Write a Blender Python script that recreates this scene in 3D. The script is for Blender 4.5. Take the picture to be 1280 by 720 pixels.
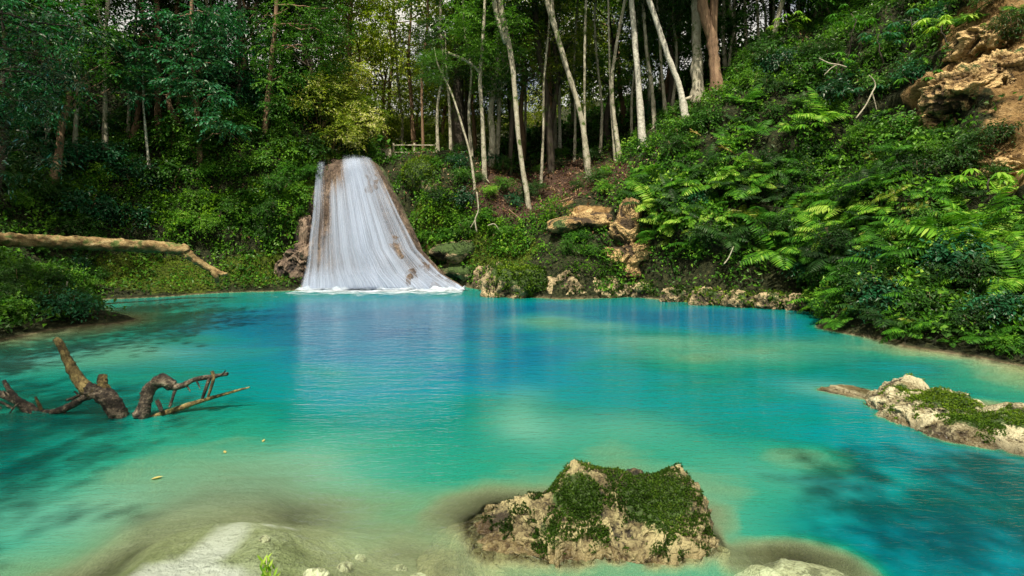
import bpy, bmesh, math, random
import numpy as np
from mathutils import Vector, Matrix
from mathutils.bvhtree import BVHTree

for o in list(bpy.data.objects):
    bpy.data.objects.remove(o)
S = bpy.context.scene
COL = S.collection
random.seed(7)
RNG = np.random.default_rng(7)

# ------------------------------------------------------------------ camera
F, HOR, CAMZ = 700.0, 290.0, 2.2          # focal length and horizon row in photo pixels, eye height in metres
cd = bpy.data.cameras.new('camera')
cd.sensor_width = 36.0
cd.lens = 36.0 * F / 1280
cd.shift_y = -(360 - HOR) / 1280
cd.clip_end = 600
cd.clip_start = 0.05
cam = bpy.data.objects.new('camera', cd)
COL.objects.link(cam)
cam.location = (0, 0, CAMZ)
cam.rotation_euler = (math.radians(90), 0, 0)
S.camera = cam

# ------------------------------------------------------------------ light
SUN = Vector((-0.10, -0.46, 0.88)).normalized()
w = bpy.data.worlds.new('World')
S.world = w
w.use_nodes = True
wn = w.node_tree.nodes
sky = wn.new('ShaderNodeTexSky')
sky.sky_type = 'NISHITA'
sky.sun_disc = False
sky.sun_elevation = math.asin(SUN.z)
sky.sun_rotation = math.atan2(SUN.x, SUN.y)
sky.air_density = 1.0
sky.dust_density = 8.0
sky.ozone_density = 1.0
# broken bright cloud over the blue
tcw = wn.new('ShaderNodeTexCoord'); cn = wn.new('ShaderNodeTexNoise'); cr_ = wn.new('ShaderNodeValToRGB'); cm = wn.new('ShaderNodeMix')
cn.inputs['Scale'].default_value = 3.0; cn.inputs['Detail'].default_value = 6
cr_.color_ramp.elements[0].position = 0.36; cr_.color_ramp.elements[1].position = 0.56
cm.data_type = 'RGBA'; cm.inputs[7].default_value = (8.0, 7.6, 6.6, 1)
WL = w.node_tree.links.new
WL(tcw.outputs['Generated'], cn.inputs['Vector']); WL(cn.outputs[0], cr_.inputs[0]); WL(cr_.outputs[0], cm.inputs[0]); WL(sky.outputs[0], cm.inputs[6])
WL(cm.outputs[2], wn['Background'].inputs[0])
wn['Background'].inputs[1].default_value = 0.095
sl = bpy.data.lights.new('sun', 'SUN')
sl.energy = 5.0
sl.angle = math.radians(0.6)
sl.color = (1.0, 0.93, 0.80)
so = bpy.data.objects.new('sun', sl)
COL.objects.link(so)
so.rotation_euler = SUN.to_track_quat('Z', 'Y').to_euler()
so.location = (0, 0, 40)

S.view_settings.view_transform = 'Standard'
S.view_settings.look = 'None'
S.view_settings.exposure = 0.5
S.view_settings.gamma = 1.0
S.render.engine = 'CYCLES'
cy = S.cycles
cy.max_bounces = 6
cy.diffuse_bounces = 3
cy.glossy_bounces = 2
cy.transmission_bounces = 3
cy.transparent_max_bounces = 24
cy.caustics_reflective = False
cy.caustics_refractive = False
cy.sample_clamp_indirect = 4
cy.use_denoising = True

# ------------------------------------------------------------------ picture <-> place
def at(px, py, Y):
    return Vector(((px - 640) / F * Y, Y, CAMZ - (py - HOR) / F * Y))
def on_water(px, py, z=0.0):
    Y = (CAMZ - z) * F / (py - HOR)
    return Vector(((px - 640) / F * Y, Y, z))

# ------------------------------------------------------------------ noise
def _hash(ix, iy, iz, seed):
    h = (ix.astype(np.int64) * 374761393 + iy.astype(np.int64) * 668265263 + iz.astype(np.int64) * 2147483647 + seed * 1274126177) & 0xffffffff
    h = ((h ^ (h >> 13)) * 1274126177) & 0xffffffff
    h = (h ^ (h >> 16)) & 0xffffffff
    return h / 4294967295.0
def vnoise(p, seed=0):
    p = np.asarray(p, float)
    i = np.floor(p).astype(np.int64)
    f = p - i
    f = f * f * (3 - 2 * f)
    r = 0
    for dx in (0, 1):
        for dy in (0, 1):
            for dz in (0, 1):
                wgt = (f[:, 0] if dx else 1 - f[:, 0]) * (f[:, 1] if dy else 1 - f[:, 1]) * (f[:, 2] if dz else 1 - f[:, 2])
                r = r + wgt * _hash(i[:, 0] + dx, i[:, 1] + dy, i[:, 2] + dz, seed)
    return r * 2 - 1
def fbm(p, freq=1.0, octv=4, seed=0, rough=0.5):
    p = np.asarray(p, float) * freq
    a, t, r = 1.0, 0.0, 0
    for k in range(octv):
        r = r + a * vnoise(p, seed + k * 17)
        t += a
        a *= rough
        p = p * 2.03 + 13.7
    return r / t * 1.3
def ridged(p, freq=1.0, octv=4, seed=0, rough=0.5):
    p = np.asarray(p, float) * freq
    a, t, r = 1.0, 0.0, 0
    for k in range(octv):
        r = r + a * (1 - np.abs(vnoise(p, seed + k * 31)) * 2)
        t += a
        a *= rough
        p = p * 2.1 + 5.1
    return r / t
def sstep(a, b, x):
    t = np.clip((x - a) / (b - a), 0, 1)
    return t * t * (3 - 2 * t)

# ------------------------------------------------------------------ object helpers
def mk_mesh(name, verts, faces, mats=(), smooth=True, attrs=None, mat_idx=None):
    """faces: list of int arrays (n,k)"""
    me = bpy.data.meshes.new(name)
    verts = np.asarray(verts, np.float32)
    me.vertices.add(len(verts))
    me.vertices.foreach_set('co', verts.ravel())
    faces = [np.asarray(f, np.int32) for f in faces if len(f)]
    nl = sum(f.size for f in faces)
    nf = sum(len(f) for f in faces)
    me.loops.add(nl)
    me.loops.foreach_set('vertex_index', np.concatenate([f.ravel() for f in faces]))
    me.polygons.add(nf)
    tot = np.concatenate([np.full(len(f), f.shape[1], np.int32) for f in faces])
    st = np.concatenate([[0], np.cumsum(tot)[:-1]]).astype(np.int32)
    me.polygons.foreach_set('loop_start', st)
    me.polygons.foreach_set('loop_total', tot)
    me.polygons.foreach_set('use_smooth', np.full(nf, smooth, bool))
    if mat_idx is not None:
        me.polygons.foreach_set('material_index', np.asarray(mat_idx, np.int32))
    for m in mats:
        me.materials.append(m)
    for k, v in (attrs or {}).items():
        a = me.attributes.new(k, 'FLOAT', 'POINT')
        a.data.foreach_set('value', np.asarray(v, np.float32))
    me.update(calc_edges=True)
    me.validate()
    return me
def tag(o, label=None, cat=None, group=None, kind=None):
    if label: o['label'] = label
    if cat: o['category'] = cat
    if group: o['group'] = group
    if kind: o['kind'] = kind
    return o
def link(name, me, parent=None, loc=(0, 0, 0)):
    o = bpy.data.objects.new(name, me)
    COL.objects.link(o)
    o.location = loc
    if parent is not None: o.parent = parent
    return o
def thing(name, label, cat, loc=(0, 0, 0), rz=0.0, group=None):
    o = link(name, None, None, loc)
    o.rotation_euler = (0, 0, rz)
    o.empty_display_size = 0.2
    return tag(o, label, cat, group)
def structure(name, me):
    return tag(link(name, me), kind='structure')
def grid_faces(nu, nv, wrap=False):
    """nu x nv vertices, index = i*nv + j"""
    i = np.arange(nu - 1)[:, None]
    j = np.arange(nv if wrap else nv - 1)[None, :]
    j2 = (j + 1) % nv
    return np.stack([i * nv + j, i * nv + j2, (i + 1) * nv + j2, (i + 1) * nv + j], -1).reshape(-1, 4)
def tube(pts, rad, n=8, wob=0.0, seed=0, cap=True):
    pts = [Vector(p) for p in pts]
    V = []
    up = Vector((0.13, 0.31, 1)).normalized()
    prev = None
    for k, p in enumerate(pts):
        a = pts[max(k - 1, 0)]; b = pts[min(k + 1, len(pts) - 1)]
        t = (b - a).normalized()
        if prev is None:
            ref = Vector((1, 0, 0)) if abs(t.x) < 0.8 else Vector((0, 0, 1))
            u = t.cross(ref).normalized()
        else:
            u = (prev - t * prev.dot(t)).normalized()
        prev = u
        v = t.cross(u)
        for q in range(n):
            an = 2 * math.pi * q / n
            V.append(p + (u * math.cos(an) + v * math.sin(an)) * rad[k])
    V = np.array([list(x) for x in V])
    if wob:
        r = np.repeat(np.array(rad), n)
        c = np.repeat(np.array([list(x) for x in pts]), n, 0)
        nn = fbm(V, 1.6 / max(wob, .02) * .3, 3, seed)
        V = c + (V - c) * (1 + nn * 0.35)[:, None]
    Fq = grid_faces(len(pts), n, True)
    out = [Fq]
    if cap:
        V = np.vstack([V, [list(pts[0])], [list(pts[-1])]])
        m = len(V) - 2
        q = np.arange(n)
        out.append(np.stack([np.full(n, m), (q + 1) % n, q], -1))
        base = (len(pts) - 1) * n
        out.append(np.stack([np.full(n, m + 1), base + q, base + (q + 1) % n], -1))
    return V, out
class MB:
    """collects shells that end up as ONE mesh"""
    def __init__(s): s.V = []; s.F = {}; s.n = 0; s.A = []
    def add(s, V, Fs, a=None):
        V = np.asarray(V, float)
        for f in Fs:
            f = np.asarray(f)
            if len(f): s.F.setdefault(f.shape[1], []).append(f + s.n)
        s.V.append(V); s.n += len(V)
        s.A.append(np.zeros(len(V)) if a is None else np.broadcast_to(a, (len(V),)).astype(float))
        return s
    def mesh(s, name, mats, smooth=True, attr='lv'):
        return mk_mesh(name, np.vstack(s.V), [np.vstack(f) for f in s.F.values()], mats, smooth, {attr: np.concatenate(s.A)})
def smooth_path(pts, rad, k=4):
    """Catmull-Rom resampling of a polyline with radii"""
    P = [Vector(p) for p in pts]
    out, ro = [], []
    for i in range(len(P) - 1):
        p0 = P[max(i - 1, 0)]; p1 = P[i]; p2 = P[i + 1]; p3 = P[min(i + 2, len(P) - 1)]
        for j in range(k):
            t = j / k
            out.append(0.5 * ((2 * p1) + (-p0 + p2) * t + (2 * p0 - 5 * p1 + 4 * p2 - p3) * t * t + (-p0 + 3 * p1 - 3 * p2 + p3) * t ** 3))
            ro.append(rad[i] * (1 - t) + rad[i + 1] * t)
    out.append(P[-1]); ro.append(rad[-1])
    return out, ro

# ------------------------------------------------------------------ node helpers
def mat(name):
    m = bpy.data.materials.new(name)
    m.use_nodes = True
    m.node_tree.nodes.clear()
    return m
class N:
    def __init__(s, m): s.t = m.node_tree
    def n(s, typ, ins=None, **kw):
        nd = s.t.nodes.new(typ)
        for k, v in kw.items(): setattr(nd, k, v)
        for k, v in (ins or {}).items():
            if hasattr(v, 'is_linked'): s.t.links.new(v, nd.inputs[k])
            else: nd.inputs[k].default_value = v
        return nd
    def noise(s, vec, scale, detail=4, rough=0.55, dist=0.0):
        return s.n('ShaderNodeTexNoise', {'Vector': vec, 'Scale': scale, 'Detail': detail, 'Roughness': rough, 'Distortion': dist}).outputs[0]
    def ramp(s, fac, stops, interp='LINEAR'):
        r = s.n('ShaderNodeValToRGB', {0: fac})
        cr = r.color_ramp
        cr.interpolation = interp
        while len(cr.elements) < len(stops): cr.elements.new(0.5)
        for e, (p, c) in zip(cr.elements, stops):
            e.position = p
            e.color = (c[0], c[1], c[2], 1) if not isinstance(c, (int, float)) else (c, c, c, 1)
        return r.outputs[0]
    def mix(s, fac, a, b, blend='MIX'):
        r = s.n('ShaderNodeMix', data_type='RGBA', blend_type=blend)
        for i, v in ((0, fac), (6, a), (7, b)):
            if hasattr(v, 'is_linked'): s.t.links.new(v, r.inputs[i])
            else: r.inputs[i].default_value = v if i == 0 else (*v[:3], 1)
        return r.outputs[2]
    def m(s, op, a, b=0.0, c=0.0, clamp=False):
        r = s.n('ShaderNodeMath', {0: a, 1: b, 2: c}, operation=op)
        r.use_clamp = clamp
        return r.outputs[0]
    def attr(s, name): return s.n('ShaderNodeAttribute', attribute_name=name).outputs[2]
    def obj(s): return s.n('ShaderNodeTexCoord').outputs[3]
    def out(s, sh): s.n('ShaderNodeOutputMaterial', {0: sh})
    def scaled(s, vec, sc):
        return s.n('ShaderNodeMapping', {0: vec, 3: sc}).outputs[0]

def leaf_mat(name, stops, gloss=0.10, trans=0.35, rough=0.4, tint=(0.9, 1.0, 0.35)):
    m = mat(name); q = N(m)
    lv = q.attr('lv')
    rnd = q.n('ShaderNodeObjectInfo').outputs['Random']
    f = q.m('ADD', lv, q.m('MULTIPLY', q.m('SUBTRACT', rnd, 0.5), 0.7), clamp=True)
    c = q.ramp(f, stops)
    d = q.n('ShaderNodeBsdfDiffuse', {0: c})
    tc = q.mix(1.0, c, (tint[0] * 1.6, tint[1] * 1.6, tint[2] * 1.6), 'MULTIPLY')
    t = q.n('ShaderNodeBsdfTranslucent', {0: tc})
    a = q.n('ShaderNodeMixShader', {0: trans, 1: d.outputs[0], 2: t.outputs[0]})
    g = q.n('ShaderNodeBsdfGlossy', {0: (1, .97, .85, 1), 1: rough})
    fr = q.n('ShaderNodeFresnel', {0: 1.4})
    gf = q.m('MULTIPLY', fr.outputs[0], gloss * 3.2, clamp=True)
    b = q.n('ShaderNodeMixShader', {0: gf, 1: a.outputs[0], 2: g.outputs[0]})
    q.out(b.outputs[0])
    return m
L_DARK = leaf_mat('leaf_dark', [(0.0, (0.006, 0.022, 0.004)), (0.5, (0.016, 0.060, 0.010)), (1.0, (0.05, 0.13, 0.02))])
L_TEAL = leaf_mat('leaf_glossy_dark', [(0.0, (0.004, 0.030, 0.010)), (0.55, (0.010, 0.085, 0.028)), (1.0, (0.03, 0.19, 0.075))], gloss=0.16, rough=0.35)
L_MID = leaf_mat('leaf_mid', [(0.0, (0.010, 0.04, 0.004)), (0.5, (0.035, 0.13, 0.010)), (1.0, (0.12, 0.27, 0.018))])
L_FERN = leaf_mat('leaf_fern', [(0.0, (0.014, 0.06, 0.006)), (0.5, (0.05, 0.18, 0.012)), (0.8, (0.14, 0.32, 0.02)), (1.0, (0.32, 0.46, 0.07))], gloss=0.06)
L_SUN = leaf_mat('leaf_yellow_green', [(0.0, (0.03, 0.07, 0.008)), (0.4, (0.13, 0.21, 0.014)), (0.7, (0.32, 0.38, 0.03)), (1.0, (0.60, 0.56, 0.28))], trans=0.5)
L_MOSS = leaf_mat('leaf_moss', [(0.0, (0.015, 0.035, 0.004)), (0.5, (0.045, 0.10, 0.008)), (1.0, (0.13, 0.20, 0.015))], gloss=0.03, trans=0.2)
L_DEAD = leaf_mat('leaf_dead', [(0.0, (0.30, 0.20, 0.05)), (1.0, (0.55, 0.45, 0.18))], gloss=0.03)

L_VIVID = leaf_mat('leaf_vivid', [(0.0, (0.015, 0.05, 0.004)), (0.45, (0.08, 0.20, 0.010)), (0.8, (0.20, 0.36, 0.015)), (1.0, (0.38, 0.50, 0.04))], gloss=0.04)
L_MOSSD = leaf_mat('leaf_moss_dark', [(0.0, (0.006, 0.014, 0.002)), (0.5, (0.022, 0.055, 0.005)), (0.85, (0.06, 0.11, 0.01)), (1.0, (0.14, 0.20, 0.03))], gloss=0.03, trans=0.15)
def bark_mat(name, stops, scale=6.0, streak=(1, 1, 0.25), moss=0.0):
    m = mat(name); q = N(m); o = q.obj()
    v = q.scaled(o, streak)
    n1 = q.noise(v, scale, 6, 0.65)
    n2 = q.noise(v, scale * 6, 4, 0.7)
    f = q.m('ADD', q.m('MULTIPLY', n1, 0.65), q.m('MULTIPLY', n2, 0.35))
    c = q.ramp(f, stops)
    if moss:
        mm = q.ramp(q.noise(o, 2.5, 5, 0.7), [(0.62 - moss * 0.3, 0.0), (0.70 - moss * 0.3, 1.0)])
        c = q.mix(mm, c, (0.07, 0.11, 0.015))
    b = q.n('ShaderNodeBump', {'Strength': 1.0, 'Distance': 0.05, 'Height': f})
    q.out(q.n('ShaderNodeBsdfPrincipled', {'Base Color': c, 'Roughness': 0.85, 'Normal': b.outputs[0]}).outputs[0])
    return m
B_PALE = bark_mat('bark_pale', [(0.3, (0.09, 0.075, 0.045)), (0.5, (0.38, 0.34, 0.24)), (0.7, (0.62, 0.58, 0.45))], 5, (1, 1, 0.6), 0.25)
B_WHITE = bark_mat('bark_white', [(0.28, (0.16, 0.13, 0.09)), (0.5, (0.55, 0.52, 0.42)), (0.7, (0.8, 0.77, 0.66))], 8, (1, 1, 1.4))
B_BROWN = bark_mat('bark_brown', [(0.3, (0.05, 0.028, 0.015)), (0.5, (0.22, 0.13, 0.07)), (0.72, (0.48, 0.32, 0.18))], 6, (1.5, 1.5, 0.2))
B_DARK = bark_mat('bark_dark', [(0.3, (0.012, 0.009, 0.006)), (0.55, (0.06, 0.045, 0.028)), (0.75, (0.15, 0.11, 0.07))], 6, (1.5, 1.5, 0.25), 0.2)
B_LOG = bark_mat('bark_log', [(0.32, (0.035, 0.020, 0.008)), (0.44, (0.16, 0.095, 0.03)), (0.54, (0.30, 0.215, 0.085)), (0.7, (0.50, 0.41, 0.22))], 3.2, (0.5, 2.2, 2.2), 0.25)
B_DEAD = bark_mat('deadwood', [(0.38, (0.008, 0.006, 0.004)), (0.49, (0.040, 0.030, 0.020)), (0.57, (0.17, 0.135, 0.09)), (0.68, (0.48, 0.41, 0.29))], 9, (1, 1, 1), 0.0)
B_DEADY = bark_mat('deadwood_mossy', [(0.36, (0.015, 0.009, 0.004)), (0.46, (0.08, 0.055, 0.018)), (0.56, (0.27, 0.205, 0.07)), (0.70, (0.55, 0.45, 0.19))], 11, (1, 1, 0.6), 0.15)

def rock_mat(name, lo, mid, hi, mossy=0.0, scale=2.2, mosscol=(0.045, 0.085, 0.012), wet=True, streak=(1, 1, 1), bumpd=0.06):
    """limestone: mottled, pitted, moss where the attribute says so, darker and glossier where the water wets it"""
    m = mat(name); q = N(m); o = q.obj()
    ow = q.n('ShaderNodeNewGeometry').outputs[0]
    v = q.scaled(o, streak)
    n1 = q.noise(v, scale, 8, 0.62, 0.4)
    n2 = q.noise(v, scale * 7, 6, 0.7, 0.2)
    vo = q.n('ShaderNodeTexVoronoi', {'Vector': v, 'Scale': scale * 5, 'Randomness': 1.0}, feature='DISTANCE_TO_EDGE').outputs[0]
    f = q.m('ADD', q.m('MULTIPLY', n1, 0.6), q.m('MULTIPLY', n2, 0.4))
    c = q.ramp(f, [(0.30, lo), (0.47, mid), (0.60, hi), (0.75, tuple(min(1, x * 1.25) for x in hi))])
    c2 = q.mix(q.ramp(n2, [(0.33, 1.0), (0.46, 0.0)]), c, tuple(x * 0.45 for x in lo))
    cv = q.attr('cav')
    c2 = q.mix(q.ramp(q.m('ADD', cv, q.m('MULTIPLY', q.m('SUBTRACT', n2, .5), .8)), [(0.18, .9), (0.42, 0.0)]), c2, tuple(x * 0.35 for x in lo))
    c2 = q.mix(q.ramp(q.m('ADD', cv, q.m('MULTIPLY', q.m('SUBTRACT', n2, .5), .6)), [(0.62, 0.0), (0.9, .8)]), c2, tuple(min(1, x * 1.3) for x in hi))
    mo = q.attr('moss')
    mf = q.ramp(q.m('ADD', mo, q.m('MULTIPLY', q.m('SUBTRACT', q.noise(o, scale * 3, 6, 0.7), 0.5), 1.3)), [(0.45, 0.0), (0.6, 1.0)])
    mc = q.ramp(n2, [(0.3, tuple(x * 0.35 for x in mosscol)), (0.55, mosscol), (0.75, tuple(x * 2.0 for x in mosscol))])
    c3 = q.mix(mf, c2, mc)
    z = q.n('ShaderNodeSeparateXYZ', {0: ow}).outputs[2]
    zz = q.m('ADD', z, q.m('MULTIPLY', q.m('SUBTRACT', n1, 0.5), 0.25))
    wetf = q.ramp(zz, [(0.03, 1.0), (0.12, 0.0)])
    if wet:
        c3 = q.mix(q.m('MULTIPLY', wetf, 0.45), c3, (0.09, 0.055, 0.02))
    h = q.m('ADD', q.m('ADD', q.m('MULTIPLY', n1, 1.0), q.m('MULTIPLY', n2, 0.45)), q.m('MULTIPLY', q.m('MINIMUM', vo, 0.2), 0.9))
    b = q.n('ShaderNodeBump', {'Strength': 1.0, 'Distance': bumpd * 1.5, 'Height': h})
    r = q.m('SUBTRACT', 0.85, q.m('MULTIPLY', wetf, 0.5 if wet else 0.0))
    q.out(q.n('ShaderNodeBsdfPrincipled', {'Base Color': c3, 'Roughness': r, 'Normal': b.outputs[0]}).outputs[0])
    return m
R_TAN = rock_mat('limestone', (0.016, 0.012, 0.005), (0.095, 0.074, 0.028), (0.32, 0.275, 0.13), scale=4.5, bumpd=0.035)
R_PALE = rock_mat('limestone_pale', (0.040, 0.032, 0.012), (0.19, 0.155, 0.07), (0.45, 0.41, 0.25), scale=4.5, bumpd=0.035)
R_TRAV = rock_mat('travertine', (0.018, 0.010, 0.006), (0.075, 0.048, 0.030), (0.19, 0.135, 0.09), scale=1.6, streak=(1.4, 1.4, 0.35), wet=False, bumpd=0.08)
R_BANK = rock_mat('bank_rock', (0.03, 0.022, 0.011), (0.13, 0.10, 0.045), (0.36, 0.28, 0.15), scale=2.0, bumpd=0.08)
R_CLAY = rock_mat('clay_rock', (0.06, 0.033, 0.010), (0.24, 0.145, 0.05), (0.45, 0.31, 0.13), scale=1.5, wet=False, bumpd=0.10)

# ------------------------------------------------------------------ shoreline of the pool (plan view)
far = [(0, 425), (35, 419), (75, 412), (110, 409), (150, 404), (168, 399), (120, 388), (112, 380), (125, 374), (200, 371), (270, 366), (340, 364), (378, 363)]
SH = [tuple(on_water(*p).xy) for p in far]
SH += [(-8.0, 22.9), (-5.0, 23.3), (-2.4, 22.9), (-1.25, 21.9)]
SH += [tuple(on_water(*p).xy) for p in [(612, 364), (640, 371), (700, 374), (750, 373), (790, 371), (850, 376), (900, 382), (960, 384), (1015, 386), (1028, 396), (1024, 410), (1060, 418), (1110, 427), (1130, 433), (1180, 440), (1280, 457)]]
SH += [(8.7, 7.5), (8.4, 5), (7.2, 2.2), (4, 0.9), (1.0, 0.8), (-0.6, 1.6), (-1.2, 1.9), (-1.75, 2.0), (-2.1, 1.9), (-2.6, 1.8), (-4.5, 1.8), (-7, 3), (-9.4, 6), (-10.8, 9)]
SHP = np.array(SH)
def shore_dist(X, Y):
    """+ on land, - on the water"""
    P = np.stack([X, Y], -1)
    A = SHP; B = np.roll(SHP, -1, 0)
    best = np.full(len(P), 1e9); inside = np.zeros(len(P), bool)
    for a, b in zip(A, B):
        ab = b - a
        t = np.clip(((P - a) @ ab) / (ab @ ab), 0, 1)
        d = np.hypot(*(P - a - t[:, None] * ab).T)
        best = np.minimum(best, d)
        c = (a[1] > P[:, 1]) != (b[1] > P[:, 1])
        with np.errstate(divide='ignore', invalid='ignore'):
            xi = a[0] + (P[:, 1] - a[1]) * ab[0] / (ab[1] if ab[1] else 1e-9)
        inside ^= c & (P[:, 0] < xi)
    return np.where(inside, -best, best)
class TPS:
    def __init__(s, pts, vals, lam=0.02):
        P = np.array(pts, float); n = len(P)
        K = -np.hypot(P[:, None, 0] - P[None, :, 0], P[:, None, 1] - P[None, :, 1])
        Q = np.c_[np.ones(n), P]
        A = np.block([[K + lam * np.eye(n) * -1, Q], [Q.T, np.zeros((3, 3))]])
        s.c = np.linalg.solve(A, np.r_[np.array(vals, float), 0, 0, 0]); s.P = P
    def __call__(s, X, Y):
        r = s.c[-3] + s.c[-2] * X + s.c[-1] * Y
        for (x, y), c in zip(s.P, s.c):
            r = r - c * np.hypot(X - x, Y - y)
        return r
land = []
for px, py, Y in [
    # bank beside the log and above it
    (0, 345, 14.5), (60, 345, 15), (0, 240, 18.3), (0, 150, 20), (100, 290, 19.5), (110, 350, 18.9), (-120, 380, 12), (-200, 200, 14), (-60, 290, 16.4),
    (200, 350, 19.8), (300, 343, 21.3), (200, 325, 20.8), (270, 300, 22), (200, 260, 21.6), (130, 230, 21.6), (60, 200, 21.5), (100, 180, 23), (200, 190, 23), (240, 230, 22.3),
    (300, 270, 22.3), (300, 200, 23), (345, 330, 21.9), (350, 250, 22.4), (320, 150, 24.5), (370, 185, 23.8), (395, 250, 23.2),
    (200, 165, 26), (100, 150, 26), (280, 90, 30), (380, 100, 27), (425, 130, 29), (430, 160, 26.5), (180, 60, 33), (0, 60, 27),
    # beside the waterfall: buttress, layered shelf, litter slope
    (520, 315, 23.4), (500, 240, 24), (540, 325, 22.8), (560, 225, 23.6), (600, 240, 23.2), (590, 290, 22.5), (620, 285, 22.4), (545, 205, 24.5), (600, 335, 22.1),
    (655, 330, 20.8), (650, 272, 23), (700, 258, 23.8), (740, 215, 24.5), (660, 225, 27), (620, 200, 31), (740, 185, 30), (560, 195, 30), (640, 172, 40), (800, 165, 32),
    # shelf and brown boulder
    (720, 268, 20.6), (700, 322, 19.4), (790, 345, 19.6), (790, 255, 20.7), (750, 240, 21.6), (800, 195, 22.6), (860, 150, 23),
    (850, 345, 18.5), (850, 300, 18.9), (840, 240, 19.6), (900, 345, 17.5), (900, 300, 17.9), (900, 225, 19), (900, 125, 21.5),
    (1000, 345, 16.7), (1000, 295, 17.1), (1000, 205, 18.6), (1000, 105, 20.8), (1000, 30, 23), (950, 65, 26), (880, 100, 29),
    # fern bank
    (1045, 380, 13.8), (1045, 305, 14.9), (1060, 245, 16.2), (1110, 395, 11.9), (1110, 325, 12.9), (1130, 255, 14.3), (1150, 185, 16), (1150, 60, 18),
    (1280, 425, 9.9), (1280, 355, 10.8), (1280, 265, 12.3), (1280, 185, 13.2), (1280, 60, 14.2), (1200, 100, 15.6), (1200, 30, 16.5), (1280, -60, 16), (1180, 170, 15.4)]:
    p = at(px, py, Y); land.append((p.x, p.y, p.z))
land += [(-7.8, 25, 5.2), (-5.0, 25, 5.2), (-6.6, 28, 5.25), (-6.4, 34, 5.4), (-6, 42, 5.8), (-4.6, 28, 5.5),
         (20, 16, 13.5), (16, 8, 8), (12, 4, 4), (13, 0, 5), (0, 48, 9), (-20, 42, 13), (20, 42, 17), (32, 25, 18), (-32, 30, 15),
         (-25, 5, 9), (-15, 9, 2.6), (-13.5, 5, 2.2), (-11, 0, 2), (-6, 55, 6), (0, -6, 1.2), (-4, 0, .4), (-1.8, 1.4, .15), (-2, 0, .4), (3, -1, .8), (9, 2, 1.0), (-30, -6, 8), (30, -6, 14), (-40, 60, 20), (40, 60, 26), (10.5, 6, 1.8)]
shore_pts = [(x, y, 0.12) for x, y in SH]
LAND = TPS([(x, y) for x, y, z in land + shore_pts], [z for *_, z in land + shore_pts])
bed = []
for px, py, dep in [
    (300, 590, .40), (230, 690, .07), (280, 645, .09), (180, 715, .08), (200, 640, .25), (240, 615, .31), (100, 690, .35), (420, 715, .2), (130, 660, .4), (330, 690, .14), (390, 620, .36), (450, 690, .28), (450, 640, .42), (490, 600, .72), (560, 700, .30), (520, 560, 1.1), (655, 525, 1.2), (400, 500, 1.8),
    (400, 560, .8), (60, 650, .7), (150, 600, .5), (0, 590, 1.3), (60, 560, 1.2), (0, 690, .6), (200, 545, .9), (950, 600, .8), (950, 680, .9), (1100, 700, 1.8), (1200, 630, 2.2), (1100, 560, 1.9),
    (750, 540, .9), (820, 560, .8), (700, 460, 2.3), (920, 443, .62), (985, 436, .7), (860, 452, .8), (830, 425, .75), (680, 401, .85), (150, 440, .85), (120, 452, 1.0), (600, 400, 4.0), (500, 400, 4.2), (450, 430, 3.6), (400, 385, 3.5),
    (300, 400, 3.4), (800, 400, 3.4), (900, 410, 3.0), (740, 425, 2.4), (550, 450, 3.1), (640, 480, 2.4), (850, 490, 1.7), (1000, 480, 1.7), (1150, 460, 1.5), (260, 470, 1.5), (230, 440, 2.0), (20, 455, 1.6), (60, 440, 1.2),
    (330, 520, 1.15), (700, 385, 3.6), (950, 395, 3.2), (1000, 410, 2.6), (560, 520, 1.5), (1040, 432, .9), (1120, 442, .7), (1220, 470, .6)]:
    p = on_water(px, py); bed.append((p.x, p.y, -dep))
bed += [(x, y, -0.12) for x, y in SH[:6]] + [(x, y, -1.2) for x, y in SH[7:13]] + [(-8, 22.9, -1.2), (-5, 23.3, -1.2), (-2.4, 22.9, -1)] + [(x, y, -1.2 if y > 12 else -.3) for x, y in SH[16:]]
BED = TPS([(x, y) for x, y, z in bed], [z for *_, z in bed], 0.15)

def ground(X, Y):
    P = np.stack([X, Y, np.zeros_like(X)], -1)
    d = shore_dist(X, Y)
    d = d + 0.22 * fbm(P, 1.3, 3, 5) * sstep(2.5, 5.0, Y)
    zl = LAND(X, Y)
    zl = zl + (fbm(P, 0.45, 4, 11) * 0.55 + fbm(P, 2.0, 3, 23) * 0.12) * sstep(0.3, 2.5, d)
    zl = np.maximum(zl, 0.10 + 0.05 * d)
    zl = zl * sstep(-0.05, 0.45, d)
    zb = BED(X, Y) + fbm(P, 0.8, 3, 31) * 0.12 + fbm(P, 3.0, 3, 37) * 0.03
    zb = np.minimum(zb, -0.10 - .12 * fbm(P, 1.6, 2, 33))
    zb = zb * np.where(Y > 9.5, sstep(0.05, -0.22, d), sstep(0.05, -0.6, d))
    return np.where(d > 0, zl, zb), d

def axis(lo, a, b, hi, fine, coarse):
    return np.r_[np.arange(lo, a, coarse), np.arange(a, b, fine), np.arange(b, hi + coarse, coarse)]
gx = axis(-60, -19, 18, 60, 0.11, 1.5)
gy = axis(-20, -1, 30, 90, 0.11, 1.5)
GX, GY = np.meshgrid(gx, gy, indexing='ij')
X, Y = GX.ravel(), GY.ravel()
Z, DS = ground(X, Y)
TV = np.stack([X, Y, Z], -1)
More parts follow.
